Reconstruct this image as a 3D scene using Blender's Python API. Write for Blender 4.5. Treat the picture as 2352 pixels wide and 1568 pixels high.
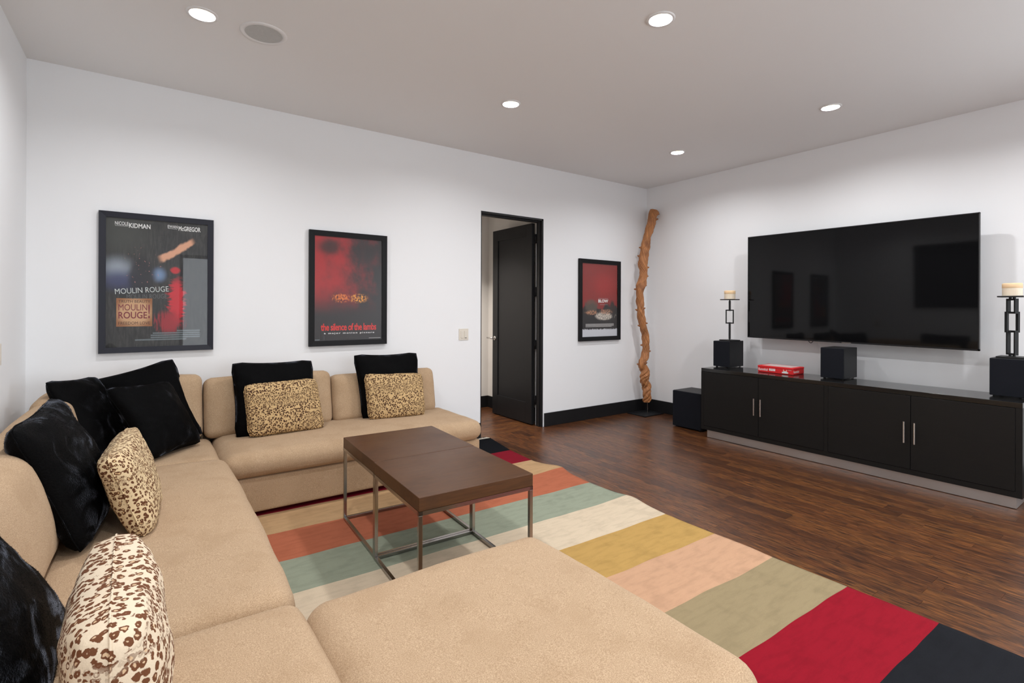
import bpy, bmesh, math, random
from mathutils import Vector, Matrix, noise

# ------------------------------------------------------------------ scene, camera, light
for o in list(bpy.data.objects):
    bpy.data.objects.remove(o, do_unlink=True)
sc = bpy.context.scene
COL = sc.collection
RND = random.Random(7)
H = 3.05                                    # ceiling height; back/right wall corner is the origin
XL, YF = -6.2735, -7.0                      # left wall, wall behind the photographer

F, YAW, ROLL, Y0 = 1164.78, 0.6187, 0.0039, 707.84
rt = Vector((math.cos(YAW), -math.sin(YAW), 0)); up = Vector((0, 0, 1)); fw = Vector((math.sin(YAW), math.cos(YAW), 0))
rt2 = rt * math.cos(ROLL) + up * math.sin(ROLL); up2 = up * math.cos(ROLL) - rt * math.sin(ROLL)
cam = bpy.data.cameras.new('camera'); cam_o = bpy.data.objects.new('camera', cam); COL.objects.link(cam_o)
cam.sensor_width = 36.0; cam.lens = F * 36 / 2352; cam.shift_y = (Y0 - 784) / 2352; cam.clip_start = 0.02
cam_o.matrix_world = Matrix(((rt2.x, up2.x, -fw.x, -5.592), (rt2.y, up2.y, -fw.y, -4.6449), (rt2.z, up2.z, -fw.z, 1.3913), (0, 0, 0, 1)))
sc.camera = cam_o

w = bpy.data.worlds.new('world'); sc.world = w; w.use_nodes = True
w.node_tree.nodes['Background'].inputs[0].default_value = (0.75, 0.85, 1.0, 1)
w.node_tree.nodes['Background'].inputs[1].default_value = 1.0

sc.view_settings.view_transform = 'Standard'; sc.view_settings.look = 'None'
sc.view_settings.gamma = 1.0; sc.view_settings.use_curve_mapping = False
sc.view_settings.exposure = -0.32
CAN_W = 22.5            # each recessed lamp
WIN_W = 60.0            # daylight through the window behind the photographer
FILL_W = 120.0          # fill light through the added window in the right wall beyond the picture edge
HALL_W = 30.0

def area(name, loc, rot, sx, sy, watt, color, shape='RECTANGLE', spread=180):
    l = bpy.data.lights.new(name, 'AREA'); l.shape = shape; l.size = sx; l.size_y = sy
    l.energy = watt; l.color = color; l.spread = math.radians(spread)
    o = bpy.data.objects.new(name, l); COL.objects.link(o); o.location = loc; o.rotation_euler = rot
    return o
area('daylight', (-4.05, YF - 0.17, 1.40), (math.radians(90), 0, 0), 2.2, 2.1, WIN_W, (0.90, 0.96, 1.0))
area('fill_light_side', (0.22, -5.7, 1.30), (0, math.radians(72), 0), 1.8, 2.0, FILL_W, (0.90, 0.96, 1.0))  # added fill light outside the assumed right wall window, brightens the walls

# ------------------------------------------------------------------ mesh helpers
class MB:
    def __init__(s): s.v = []; s.f = []; s.uv = []
    def box(s, x0, x1, y0, y1, z0, z1):
        x0, x1 = min(x0, x1), max(x0, x1); y0, y1 = min(y0, y1), max(y0, y1); z0, z1 = min(z0, z1), max(z0, z1)
        b = len(s.v)
        s.v += [(x0, y0, z0), (x1, y0, z0), (x1, y1, z0), (x0, y1, z0), (x0, y0, z1), (x1, y0, z1), (x1, y1, z1), (x0, y1, z1)]
        s.f += [tuple(b + i for i in q) for q in ((3, 2, 1, 0), (4, 5, 6, 7), (0, 1, 5, 4), (1, 2, 6, 5), (2, 3, 7, 6), (3, 0, 4, 7))]
        return s
    def tube(s, p0, p1, r, n=12, r1=None):
        p0, p1 = Vector(p0), Vector(p1); d = (p1 - p0).normalized(); a = d.orthogonal().normalized(); c = d.cross(a); r1 = r if r1 is None else r1
        b = len(s.v)
        for p, rr in ((p0, r), (p1, r1)):
            for i in range(n):
                t = 2 * math.pi * i / n; s.v.append(tuple(p + (a * math.cos(t) + c * math.sin(t)) * rr))
        for i in range(n):
            j = (i + 1) % n; s.f.append((b + i, b + j, b + n + j, b + n + i))
        s.f.append(tuple(b + i for i in reversed(range(n)))); s.f.append(tuple(b + n + i for i in range(n)))
        return s
    def lathe(s, prof, c=(0, 0, 0), n=32, close=False):
        b = len(s.v); m = len(prof)
        for r, z in prof:
            for i in range(n):
                t = 2 * math.pi * i / n; s.v.append((c[0] + r * math.cos(t), c[1] + r * math.sin(t), c[2] + z))
        for k in range(m if close else m - 1):
            k2 = (k + 1) % m
            for i in range(n):
                j = (i + 1) % n; s.f.append((b + k * n + i, b + k * n + j, b + k2 * n + j, b + k2 * n + i))
        return s
    def disc(s, r, c, n=32):
        b = len(s.v)
        for i in range(n):
            t = 2 * math.pi * i / n; s.v.append((c[0] + r * math.cos(t), c[1] + r * math.sin(t), c[2]))
        s.f.append(tuple(b + i for i in range(n))); return s
    def quad(s, a, b_, c, d, uv=True):
        b = len(s.v); s.v += [tuple(a), tuple(b_), tuple(c), tuple(d)]; s.f.append((b, b + 1, b + 2, b + 3)); return s
    def mesh(s, name, off=(0, 0, 0)):
        m = bpy.data.meshes.new(name)
        m.from_pydata([(x - off[0], y - off[1], z - off[2]) for x, y, z in s.v], [], s.f); m.update()
        return m

ORIG = {}
def fix_normals(m):
    bm = bmesh.new(); bm.from_mesh(m); bmesh.ops.recalc_face_normals(bm, faces=bm.faces); bm.to_mesh(m); bm.free()
def link(name, m, mat, parent=None, smooth=False, bevel=0, seg=2, recalc=False, angle=40):
    if recalc: fix_normals(m)
    o = bpy.data.objects.new(name, m); COL.objects.link(o)
    if mat: m.materials.append(mat)
    if parent: o.parent = parent
    if smooth:
        m.shade_smooth()
    if bevel:
        md = o.modifiers.new('bevel', 'BEVEL'); md.width = bevel; md.segments = seg; md.limit_method = 'ANGLE'; md.angle_limit = math.radians(40)
        m.shade_smooth()
        wn = o.modifiers.new('normals', 'WEIGHTED_NORMAL'); wn.keep_sharp = True
    return o
def part(name, mb, mat, parent, **k):
    off = ORIG.get(parent.name, (0, 0, 0)); o = link(name, mb.mesh(name, off), mat, parent, **k); ORIG[o.name] = off; return o
def tag(o, label, cat, group=None, kind=None):
    o['label'] = label; o['category'] = cat
    if group: o['group'] = group
    if kind: o['kind'] = kind
    return o
def thing(name, label, cat, loc, rotz=0, group=None, kind=None):
    o = bpy.data.objects.new(name, None); COL.objects.link(o); o.location = loc; o.rotation_euler = (0, 0, rotz); o.empty_display_size = 0.1
    ORIG[o.name] = tuple(loc) if rotz == 0 else (0, 0, 0)
    return tag(o, label, cat, group, kind)
def single(name, mb, mat, label, cat, group=None, kind=None, **k):
    o = link(name, mb.mesh(name), mat, None, **k); ORIG[o.name] = (0, 0, 0); return tag(o, label, cat, group, kind)

# ------------------------------------------------------------------ material helpers
class G:
    def __init__(s, name):
        s.m = bpy.data.materials.new(name); s.m.use_nodes = True; s.t = s.m.node_tree; s.n = s.t.nodes; s.l = s.t.links
        s.b = s.n['Principled BSDF']; s.out = s.n['Material Output']
    def new(s, typ, **k):
        n = s.n.new(typ)
        for a, v in k.items(): setattr(n, a, v)
        return n
    def put(s, sock, val):
        if hasattr(val, 'is_output') or isinstance(val, bpy.types.NodeSocket): s.l.new(val, sock)
        elif isinstance(val, (tuple, list)) and len(val) == 3 and sock.type == 'RGBA': sock.default_value = (*val, 1)
        else: sock.default_value = val
    def math(s, op, a, b=0.0, c=0.0, clamp=False):
        n = s.new('ShaderNodeMath', operation=op, use_clamp=clamp)
        s.put(n.inputs[0], a); s.put(n.inputs[1], b); s.put(n.inputs[2], c); return n.outputs[0]
    def mix(s, f, a, b, mode='MIX'):
        n = s.new('ShaderNodeMix', data_type='RGBA', blend_type=mode); n.clamp_factor = True
        s.put(n.inputs[0], f); s.put(n.inputs[6], a); s.put(n.inputs[7], b); return n.outputs[2]
    def ramp(s, f, stops, interp='LINEAR'):
        n = s.new('ShaderNodeValToRGB'); n.color_ramp.interpolation = interp; e = n.color_ramp.elements
        while len(e) < len(stops): e.new(0.5)
        for k, (p, c) in zip(e, stops): k.position = p; k.color = (*c, 1) if len(c) == 3 else c
        s.l.new(f, n.inputs[0]); return n.outputs[0]
    def sstep(s, x, a, b):
        n = s.new('ShaderNodeMapRange', interpolation_type='SMOOTHSTEP'); s.put(n.inputs[0], x); n.inputs[1].default_value = a; n.inputs[2].default_value = b
        return n.outputs[0]
    def coord(s, which='Object'): return s.new('ShaderNodeTexCoord').outputs[which]
    def mapping(s, v, scale=(1, 1, 1), loc=(0, 0, 0), rot=(0, 0, 0)):
        n = s.new('ShaderNodeMapping'); s.l.new(v, n.inputs[0]); s.put(n.inputs[1], loc); s.put(n.inputs[2], rot); s.put(n.inputs[3], scale); return n.outputs[0]
    def noise(s, v, scale, detail=3, rough=0.5, dist=0.0, out='Fac'):
        n = s.new('ShaderNodeTexNoise'); s.l.new(v, n.inputs['Vector']); n.inputs['Scale'].default_value = scale
        n.inputs['Detail'].default_value = detail; n.inputs['Roughness'].default_value = rough; n.inputs['Distortion'].default_value = dist; return n.outputs[out]
    def voro(s, v, scale, feature='F1', out='Distance', rand=1.0):
        n = s.new('ShaderNodeTexVoronoi', feature=feature); s.l.new(v, n.inputs['Vector']); n.inputs['Scale'].default_value = scale; n.inputs['Randomness'].default_value = rand; return n.outputs[out]
    def bump(s, h, strength=0.3, dist=0.01):
        n = s.new('ShaderNodeBump'); s.l.new(h, n.inputs['Height']); n.inputs['Strength'].default_value = strength; n.inputs['Distance'].default_value = dist
        s.l.new(n.outputs[0], s.b.inputs['Normal'])
    def set(s, **k):
        for a, v in k.items(): s.put(s.b.inputs[a.replace('_', ' ')], v)
        return s.m

def srgb(r, g, b):
    f = lambda c: (c / 255 / 12.92) if c <= 10 else ((c / 255 + 0.055) / 1.055) ** 2.4
    return (f(r), f(g), f(b))
def plain(name, col, rough=0.5, metal=0.0, spec=0.5, coat=0.0, bump=0, bscale=60):
    g = G(name)
    if bump:
        v = g.coord(); n = g.noise(v, bscale, 4); g.bump(n, bump, 0.003)
        c = g.mix(g.noise(v, bscale * 0.15, 2), tuple(x * 0.9 for x in col), tuple(min(1, x * 1.08) for x in col)); g.set(Base_Color=c)
    else: g.set(Base_Color=col)
    g.set(Roughness=rough, Metallic=metal, Coat_Weight=coat)
    g.b.inputs['Specular IOR Level'].default_value = spec
    return g.m
def emit(name, col, strength):
    g = G(name); e = g.new('ShaderNodeEmission'); e.inputs[0].default_value = (*col, 1); e.inputs[1].default_value = strength
    g.l.new(e.outputs[0], g.out.inputs[0]); return g.m
def glass_mat(name, tint=(1, 1, 1), ior=1.45, rough=0.0):
    g = G(name); t = g.new('ShaderNodeBsdfTransparent'); t.inputs[0].default_value = (*tint, 1)
    gl = g.new('ShaderNodeBsdfGlossy'); gl.inputs['Roughness'].default_value = rough; fr = g.new('ShaderNodeFresnel'); fr.inputs[0].default_value = ior
    bf = g.new('ShaderNodeNewGeometry').outputs['Backfacing']; fac = g.math('MULTIPLY', fr.outputs[0], g.math('SUBTRACT', 1.0, bf))
    mx = g.new('ShaderNodeMixShader'); g.l.new(fac, mx.inputs[0]); g.l.new(t.outputs[0], mx.inputs[1]); g.l.new(gl.outputs[0], mx.inputs[2]); g.l.new(mx.outputs[0], g.out.inputs[0])
    return g.m

M = {}
def wall_paint(name, col):
    g = G(name); v = g.coord(); n = g.noise(v, 90, 4, 0.6); g.bump(n, 0.06, 0.002)
    big = g.noise(v, 0.9, 2); g.set(Base_Color=g.mix(big, tuple(c * 0.985 for c in col), col), Roughness=0.62)
    g.b.inputs['Specular IOR Level'].default_value = 0.25; return g.m
M['wall'] = wall_paint('white_wall_paint', (0.885, 0.89, 0.90))
M['ceiling'] = wall_paint('ceiling_paint', (0.84, 0.835, 0.83))
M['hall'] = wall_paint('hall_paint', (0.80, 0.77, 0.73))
M['trim'] = plain('black_trim_paint', (0.011, 0.011, 0.012), 0.42, spec=0.3, bump=0.04, bscale=40)
M['white_trim'] = plain('white_enamel', (0.80, 0.79, 0.78), 0.35)
M['sub'] = plain('subfloor', (0.012, 0.008, 0.006), 0.8)
M['black_metal'] = plain('black_iron', (0.010, 0.010, 0.011), 0.45, metal=0.3)
M['black_cab'] = plain('black_cabinet', (0.007, 0.0075, 0.009), 0.45, spec=0.3, bump=0.06, bscale=120)
M['chrome'] = plain('satin_nickel', (0.66, 0.63, 0.60), 0.25, metal=1.0)
M['plate'] = plain('almond_plastic', srgb(222, 214, 200), 0.4)
M['rubber'] = plain('black_rubber', (0.008, 0.008, 0.008), 0.7)
M['pane'] = glass_mat('clear_glass')
M['poster_glass'] = glass_mat('picture_glass', ior=1.5, rough=0.02)

def floor_mat():
    g = G('dark_oak_floor'); info = g.new('ShaderNodeObjectInfo').outputs['Random']; isl = g.new('ShaderNodeNewGeometry').outputs['Random Per Island']
    r = g.math('FRACT', g.math('ADD', info, g.math('MULTIPLY', isl, 0.37)))
    v = g.coord(); comb = g.new('ShaderNodeCombineXYZ'); g.put(comb.inputs[0], g.math('MULTIPLY', r, 37.0)); g.put(comb.inputs[1], g.math('MULTIPLY', r, 91.0))
    ad = g.new('ShaderNodeVectorMath', operation='ADD'); g.l.new(v, ad.inputs[0]); g.l.new(comb.outputs[0], ad.inputs[1]); p = ad.outputs[0]
    wav = g.noise(g.mapping(p, (6, 0.9, 1)), 2.2, 3, 0.5, 0.6)                     # slow figure along the board
    grain = g.noise(g.mapping(p, (60, 3.0, 1)), 3.0, 5, 0.65, 0.3)
    pores = g.noise(g.mapping(p, (190, 9, 1)), 3.0, 3, 0.7)
    rings = g.math('FRACT', g.math('MULTIPLY', wav, 9.0)); rings = g.sstep(g.math('ABSOLUTE', g.math('SUBTRACT', rings, 0.5)), 0.30, 0.5)
    base = g.ramp(r, [(0.0, srgb(92, 54, 30)), (0.22, srgb(108, 64, 34)), (0.5, srgb(122, 73, 38)), (0.75, srgb(134, 84, 43)), (1.0, srgb(102, 61, 34))])
    c = g.mix(g.sstep(grain, 0.38, 0.62), base, srgb(44, 25, 15))
    c = g.mix(g.math('MULTIPLY', rings, 0.55), c, srgb(44, 26, 17))
    c = g.mix(g.math('MULTIPLY', g.sstep(pores, 0.55, 0.72), 0.6), c, srgb(30, 18, 12))
    dark = g.sstep(g.noise(g.mapping(p, (9, 1.4, 1)), 1.6, 2), 0.60, 0.74)
    c = g.mix(g.math('MULTIPLY', dark, 0.75), c, srgb(36, 21, 14))
    g.bump(g.math('SUBTRACT', g.math('MULTIPLY', grain, -0.4), g.math('MULTIPLY', pores, 0.6)), 0.12, 0.002)
    c = g.mix(.03, c, (0, 0, 0))
    g.set(Base_Color=c, Roughness=g.math('ADD', 0.25, g.math('MULTIPLY', grain, 0.16)))
    g.b.inputs['Specular IOR Level'].default_value = 0.55
    return g.m
M['floor'] = floor_mat()

def sofa_mat():
    g = G('tan_chenille'); v = g.coord(); fine = g.noise(v, 420, 2, 0.6); fleck = g.sstep(g.noise(v, 330, 3, 0.75), .30, .70); big = g.noise(v, 5, 3, 0.6)
    c = g.mix(fleck, srgb(158, 130, 101), srgb(200, 173, 142)); c = g.mix(g.math('MULTIPLY', g.sstep(big, 0.45, 0.7), 0.25), c, srgb(152, 122, 90))
    g.bump(g.math('ADD', fine, g.math('MULTIPLY', fleck, 0.8)), 0.35, 0.004)
    g.set(Base_Color=c, Roughness=0.95, Sheen_Weight=0.06, Sheen_Roughness=0.5); g.b.inputs['Specular IOR Level'].default_value = 0.1; return g.m
M['sofa'] = sofa_mat()

def fur_mat(name='black_faux_fur', base=0.0015):
    g = G(name); v = g.coord(); st = g.noise(v, 160, 3, 0.7); mot = g.noise(v, 6, 4, 0.6, 1.2)
    k = g.sstep(mot, 0.48, 0.70)
    g.bump(g.math('ADD', g.math('MULTIPLY', st, 0.6), g.math('MULTIPLY', mot, 1.2)), 0.5, 0.012)
    g.set(Base_Color=(base, base, base * 1.15), Roughness=0.6, Sheen_Weight=g.math('MULTIPLY', k, 0.65), Sheen_Roughness=0.25, Sheen_Tint=(0.75, 0.82, 1.0))
    g.b.inputs['Specular IOR Level'].default_value = 0.05; return g.m
M['fur'] = fur_mat()
M['strand'] = plain('black_fur_strand', (0.0014, 0.0014, 0.0018), 0.6, spec=0.06)

def leopard_mat(name, scale, base, spot):
    g = G(name); p = g.coord('Object')
    d = g.noise(p, 60 * scale, 2, 0.5, out='Color'); mx = g.new('ShaderNodeVectorMath', operation='MULTIPLY_ADD'); g.l.new(d, mx.inputs[0]); mx.inputs[1].default_value = (0.010 / scale,) * 3; g.l.new(p, mx.inputs[2]); q = mx.outputs[0]
    def spots(sc_, thick):
        vd = g.voro(q, sc_ * scale, rand=.85); n = g.noise(q, sc_ * 1.9 * scale, 2, .6); n2 = g.noise(q, sc_ * 1.3 * scale, 1)
        outer = g.math('SUBTRACT', 1.0, g.sstep(g.math('ADD', vd, g.math('MULTIPLY', g.math('SUBTRACT', n, .5), .5)), thick, thick + .07))
        inner = g.math('SUBTRACT', 1.0, g.sstep(g.math('ADD', vd, g.math('MULTIPLY', g.math('SUBTRACT', n2, .5), .9)), .10, .18))
        return g.math('SUBTRACT', outer, g.math('MULTIPLY', inner, .9), clamp=True), inner
    s1, i1 = spots(52, .44); s2, i2 = spots(84, .46)
    band = g.sstep(g.noise(g.mapping(p, (1.2, 1.2, 5.5)), 1.5, 1), .50, .56)                     # bands of larger and smaller spots
    sm = g.math('ADD', g.math('MULTIPLY', s1, g.math('SUBTRACT', 1.0, band)), g.math('MULTIPLY', s2, band))
    bg = g.mix(g.noise(p, 7, 2), base, tuple(c * 0.80 for c in base)); bg = g.mix(g.math('MULTIPLY', i1, .45), bg, srgb(196, 146, 84))
    g.bump(g.noise(p, 260, 3), 0.2, 0.004)
    g.set(Base_Color=g.mix(sm, bg, spot), Roughness=0.8); g.b.inputs['Specular IOR Level'].default_value = 0.2; return g.m
M['leopard'] = leopard_mat('leopard_print', 1.5, srgb(206, 174, 126), srgb(66, 40, 26))
M['leopard3'] = leopard_mat('leopard_print_light', 1.4, srgb(220, 196, 156), srgb(92, 56, 34))
M['leopard2'] = leopard_mat('leopard_print_pale', 1.15, srgb(226, 208, 182), srgb(104, 64, 40))

def table_mat():
    g = G('walnut_veneer'); v = g.coord(); gr = g.noise(g.mapping(v, (3, 40, 40)), 2.5, 5, 0.6, 0.2); cl = g.noise(v, 5, 3)
    c = g.mix(gr, srgb(52, 33, 20), srgb(98, 63, 35)); c = g.mix(g.math('MULTIPLY', g.sstep(cl, 0.5, 0.7), 0.3), c, srgb(48, 32, 22))
    g.set(Base_Color=c, Roughness=g.math('ADD', 0.34, g.math('MULTIPLY', cl, 0.15))); g.b.inputs['Specular IOR Level'].default_value = 0.28; return g.m
M['table'] = table_mat()
M['steel'] = plain('brushed_steel', (0.36, 0.345, 0.33), 0.22, metal=1.0)
def plinth_mat():
    g = G('brushed_plinth_steel'); v = g.coord(); n = g.noise(g.mapping(v, (3, 3, 400)), 2, 3); big = g.noise(v, 4, 2)
    g.set(Base_Color=(0.62, 0.61, 0.60), Metallic=1.0, Roughness=g.math('ADD', 0.3, g.math('MULTIPLY', big, 0.25))); g.bump(n, 0.05, 0.001); return g.m
M['plinth'] = plinth_mat()
def console_mat(name, rough, spec=0.22):
    g = G(name); v = g.coord(); gr = g.noise(g.mapping(v, (20, 2, 40)), 4, 4, 0.6); chip = g.noise(v, 55, 2)
    c = g.mix(gr, (0.008, 0.008, 0.008), (0.013, 0.012, 0.011)); g.set(Base_Color=c, Roughness=rough); g.bump(gr, 0.04, 0.002); g.b.inputs['Specular IOR Level'].default_value = spec; return g.m
M['console'] = console_mat('black_stained_wood', 0.4)
M['console_top'] = console_mat('black_polished_wood', 0.14, 0.5)
M['screen'] = plain('tv_screen', (0.004, 0.004, 0.0045), 0.05, spec=0.22)
M['bezel'] = plain('tv_bezel', (0.02, 0.02, 0.022), 0.3, metal=0.6)
M['frame'] = plain('black_picture_frame', (0.007, 0.007, 0.008), 0.5, spec=0.2)
M['frame_blue'] = plain('charcoal_picture_frame', (0.017, 0.018, 0.027), 0.45, spec=0.3)
def wood_mat():
    g = G('twisted_branch_wood'); uv = g.coord('UV'); gr = g.noise(g.mapping(uv, (22, 5, 1), rot=(0, 0, 0.0)), 5, 5, 0.65, 0.4); bl = g.noise(g.coord(), 7, 3)
    c = g.mix(g.sstep(gr, .3, .7), srgb(122, 68, 32), srgb(212, 146, 90)); c = g.mix(g.math('MULTIPLY', g.sstep(bl, 0.5, 0.72), 0.5), c, srgb(108, 60, 28))
    g.bump(gr, 0.6, 0.01); g.set(Base_Color=c, Roughness=0.5); return g.m
M['branch'] = wood_mat()
def wax_mat(name, c):
    g = G(name); g.set(Base_Color=c, Roughness=0.5, Subsurface_Weight=0.3, Subsurface_Radius=(0.02, 0.01, 0.006)); return g.m
M['wax'] = wax_mat('ivory_wax', srgb(232, 218, 196)); M['wax_top'] = wax_mat('amber_wax_band', srgb(234, 202, 160))
M['lens'] = emit('lamp_lens', (1.0, 0.86, 0.62), 9.0)
M['baffle'] = plain('white_reflector', (0.85, 0.80, 0.70), 0.35)

# ------------------------------------------------------------------ room shell
# lamp grid: recessed lamps on a regular grid, the five in view plus those behind and above the photographer
CANS = [(-5.36, -1.285), (-3.22, -1.285), (-1.06, -1.285), (-5.36, -2.77), (-3.22, -2.77), (-1.06, -2.77), (-5.36, -4.255), (-3.22, -4.255), (-1.06, -4.255), (-5.36, -5.74), (-3.22, -5.74), (-1.06, -5.74)]
SPK = (-5.04, -1.265)

def ceiling():
    bm = bmesh.new(); ed = []
    def loop(pts):
        vs = [bm.verts.new((x, y, H)) for x, y in pts]
        for i in range(len(vs)): ed.append(bm.edges.new((vs[i], vs[(i + 1) % len(vs)])))
    loop([(XL - .1, YF - .1), (.1, YF - .1), (.1, .1), (XL - .1, .1)])
    for cx, cy in CANS: loop([(cx + .062 * math.cos(2 * math.pi * i / 28), cy + .062 * math.sin(2 * math.pi * i / 28)) for i in range(28)])
    bmesh.ops.triangle_fill(bm, edges=ed, use_beauty=True, use_dissolve=False)
    for f in bm.faces:
        if f.normal.z > 0: f.normal_flip()
    m = bpy.data.meshes.new('ceiling'); bm.to_mesh(m); bm.free()
    o = link('ceiling', m, M['ceiling']); tag(o, 'flat grey-white painted ceiling with recessed lamps', 'ceiling', kind='structure')
ceiling()

DX0, DX1, DH = -2.699, -1.838, 2.44           # door opening
T = 0.14                                      # wall thickness
single('wall_back', MB().box(XL - T, DX0, 0, T, 0, H).box(DX1, T, 0, T, 0, H).box(DX0, DX1, 0, T, DH, H), M['wall'], 'long white wall with three framed posters and the dark doorway', 'wall', kind='structure')
W3 = (-6.7, -4.7, .30, 2.10)                  # added unseen window in the right wall, there for fill light: y0,y1,z0,z1
single('wall_right', MB().box(0, T, W3[1], 0, 0, H).box(0, T, YF - T, W3[0], 0, H).box(0, T, W3[0], W3[1], 0, W3[2]).box(0, T, W3[0], W3[1], W3[3], H), M['wall'], 'white wall behind the television and black media console', 'wall', kind='structure')
W1 = (-3.3, -1.30, 1.42, 2.58)                # window in the left wall: y0,y1,z0,z1
single('wall_left', MB().box(XL - .2, XL, YF - T, W1[0], 0, H).box(XL - .2, XL, W1[1], 0, 0, H).box(XL - .2, XL, W1[0], W1[1], 0, W1[2]).box(XL - .2, XL, W1[0], W1[1], W1[3], H), M['wall'], 'white wall at the left edge behind the corner sofa', 'wall', kind='structure')
W2 = (-5.15, -2.95, 0.35, 2.40)               # window behind the photographer: x0,x1,z0,z1
single('wall_front', MB().box(XL, W2[0], YF - T, YF, 0, H).box(W2[1], 0, YF - T, YF, 0, H).box(W2[0], W2[1], YF - T, YF, 0, W2[2]).box(W2[0], W2[1], YF - T, YF, W2[3], H), M['wall'], 'white wall with a wide window behind the photographer', 'wall', kind='structure')

def window(name, label, mk, axis):
    root = thing(name, label, 'window', mk['loc'], kind='structure'); ORIG[root.name] = tuple(mk['loc'])
    return root
r = window('window_1', 'dark shaded window recessed in the left wall above the sofa', {'loc': (XL - .1, -2.3, 2.0)}, 0)
y0, y1, z0, z1 = W1
part('window_frame', MB().box(XL - .15, XL - .10, y0, y0 + .06, z0, z1).box(XL - .15, XL - .10, y1 - .06, y1, z0, z1).box(XL - .15, XL - .10, y0, y1, z0, z0 + .06).box(XL - .15, XL - .10, y0, y1, z1 - .06, z1), M['trim'], r)
part('shade', MB().box(XL - .13, XL - .125, y0 + .06, y1 - .06, z0 + .06, z1 - .06), plain('dark_roller_shade', (0.05, 0.05, 0.055), 0.7), r)
part('pane', MB().box(XL - .145, XL - .140, y0 + .06, y1 - .06, z0 + .06, z1 - .06), M['pane'], r)
part('window_sill', MB().box(XL - .1, XL + .012, y0 - .02, y1 + .02, z0 - .025, z0), M['white_trim'], r)
part('shade_cassette', MB().box(XL - .12, XL - .04, y0 + .01, y1 - .01, z1 - .11, z1 - .01), M['trim'], r)
r = window('window_2', 'wide daylit window in the wall behind the photographer', {'loc': (-4.05, YF - .07, 1.4)}, 1)
x0, x1, z0, z1 = W2
part('window_frame', MB().box(x0, x0 + .06, YF - .1, YF - .03, z0, z1).box(x1 - .06, x1, YF - .1, YF - .03, z0, z1).box(x0, x1, YF - .1, YF - .03, z0, z0 + .06).box(x0, x1, YF - .1, YF - .03, z1 - .06, z1).box((x0 + x1) / 2 - .03, (x0 + x1) / 2 + .03, YF - .1, YF - .03, z0, z1), M['trim'], r)
part('pane', MB().box(x0 + .06, (x0 + x1) / 2 - .03, YF - .07, YF - .064, z0 + .06, z1 - .06), M['pane'], r)
part('pane', MB().box((x0 + x1) / 2 + .03, x1 - .06, YF - .07, YF - .064, z0 + .06, z1 - .06), M['pane'], r)

r = window('window_added', 'added unseen window for fill light in the right wall beyond the picture edge', {'loc': (.07, -5.7, 1.2)}, 0)  # assumed window, added as an opening for the side fill light
y0, y1, z0, z1 = W3; ym = (y0 + y1) / 2
part('window_frame', MB().box(.03, .1, y0, y0 + .06, z0, z1).box(.03, .1, y1 - .06, y1, z0, z1).box(.03, .1, y0, y1, z0, z0 + .06).box(.03, .1, y0, y1, z1 - .06, z1).box(.03, .1, ym - .03, ym + .03, z0, z1), M['trim'], r)
part('pane', MB().box(.064, .07, y0 + .06, ym - .03, z0 + .06, z1 - .06), M['pane'], r)
part('pane', MB().box(.064, .07, ym + .03, y1 - .06, z0 + .06, z1 - .06), M['pane'], r)

BB, BT = 0.158, 0.016
single('baseboard_back', MB().box(DX1 + .02, -BT, -BT, 0, 0, BB), M['trim'], 'black baseboard under the small red poster', 'baseboard', kind='structure', bevel=.003)
single('baseboard_back', MB().box(XL + BT, DX0 - .005, -BT, 0, 0, BB), M['trim'], 'black baseboard behind the corner sofa', 'baseboard', kind='structure', bevel=.003)
single('baseboard_right', MB().box(-BT, 0, YF + .02, 0, 0, BB), M['trim'], 'black baseboard behind the media console', 'baseboard', kind='structure', bevel=.003)
single('baseboard_left', MB().box(XL, XL + BT, YF + .02, 0, 0, BB), M['trim'], 'black baseboard along the left wall behind the sofa', 'baseboard', kind='structure', bevel=.003)

# hall behind the doorway
HX, HY = -1.70, 1.40
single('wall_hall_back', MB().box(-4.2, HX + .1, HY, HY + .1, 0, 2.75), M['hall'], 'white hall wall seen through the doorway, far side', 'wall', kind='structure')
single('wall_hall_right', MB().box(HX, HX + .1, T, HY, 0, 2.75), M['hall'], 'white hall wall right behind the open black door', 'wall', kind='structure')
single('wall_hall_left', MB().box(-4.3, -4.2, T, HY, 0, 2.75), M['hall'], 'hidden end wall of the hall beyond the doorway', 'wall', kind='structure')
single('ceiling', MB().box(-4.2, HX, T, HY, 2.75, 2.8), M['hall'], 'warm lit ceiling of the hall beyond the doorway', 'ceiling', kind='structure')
single('baseboard_hall_back', MB().box(-4.2, HX - BT, HY - BT, HY, 0, BB), M['trim'], 'black baseboard on the far hall wall through the doorway', 'baseboard', kind='structure')
single('baseboard_hall_right', MB().box(HX - BT, HX, T + .02, HY, 0, BB), M['trim'], 'black baseboard on the hall wall behind the open door', 'baseboard', kind='structure')
area('hall_lamp', (-2.75, 0.75, 2.70), (0, 0, 0), 0.16, 0.16, HALL_W, (1.0, 0.93, 0.86), 'DISK', 105)
lf = thing('hall_ceiling_lamp', 'flush lamp on the hall ceiling beyond the doorway', 'lamp', (-2.75, .75, 2.75))
part('lamp_ring', MB().lathe([(.10, 0), (.10, -.03), (.085, -.03), (.085, 0)], (-2.75, .75, 2.75), 24), M['white_trim'], lf)

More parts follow.
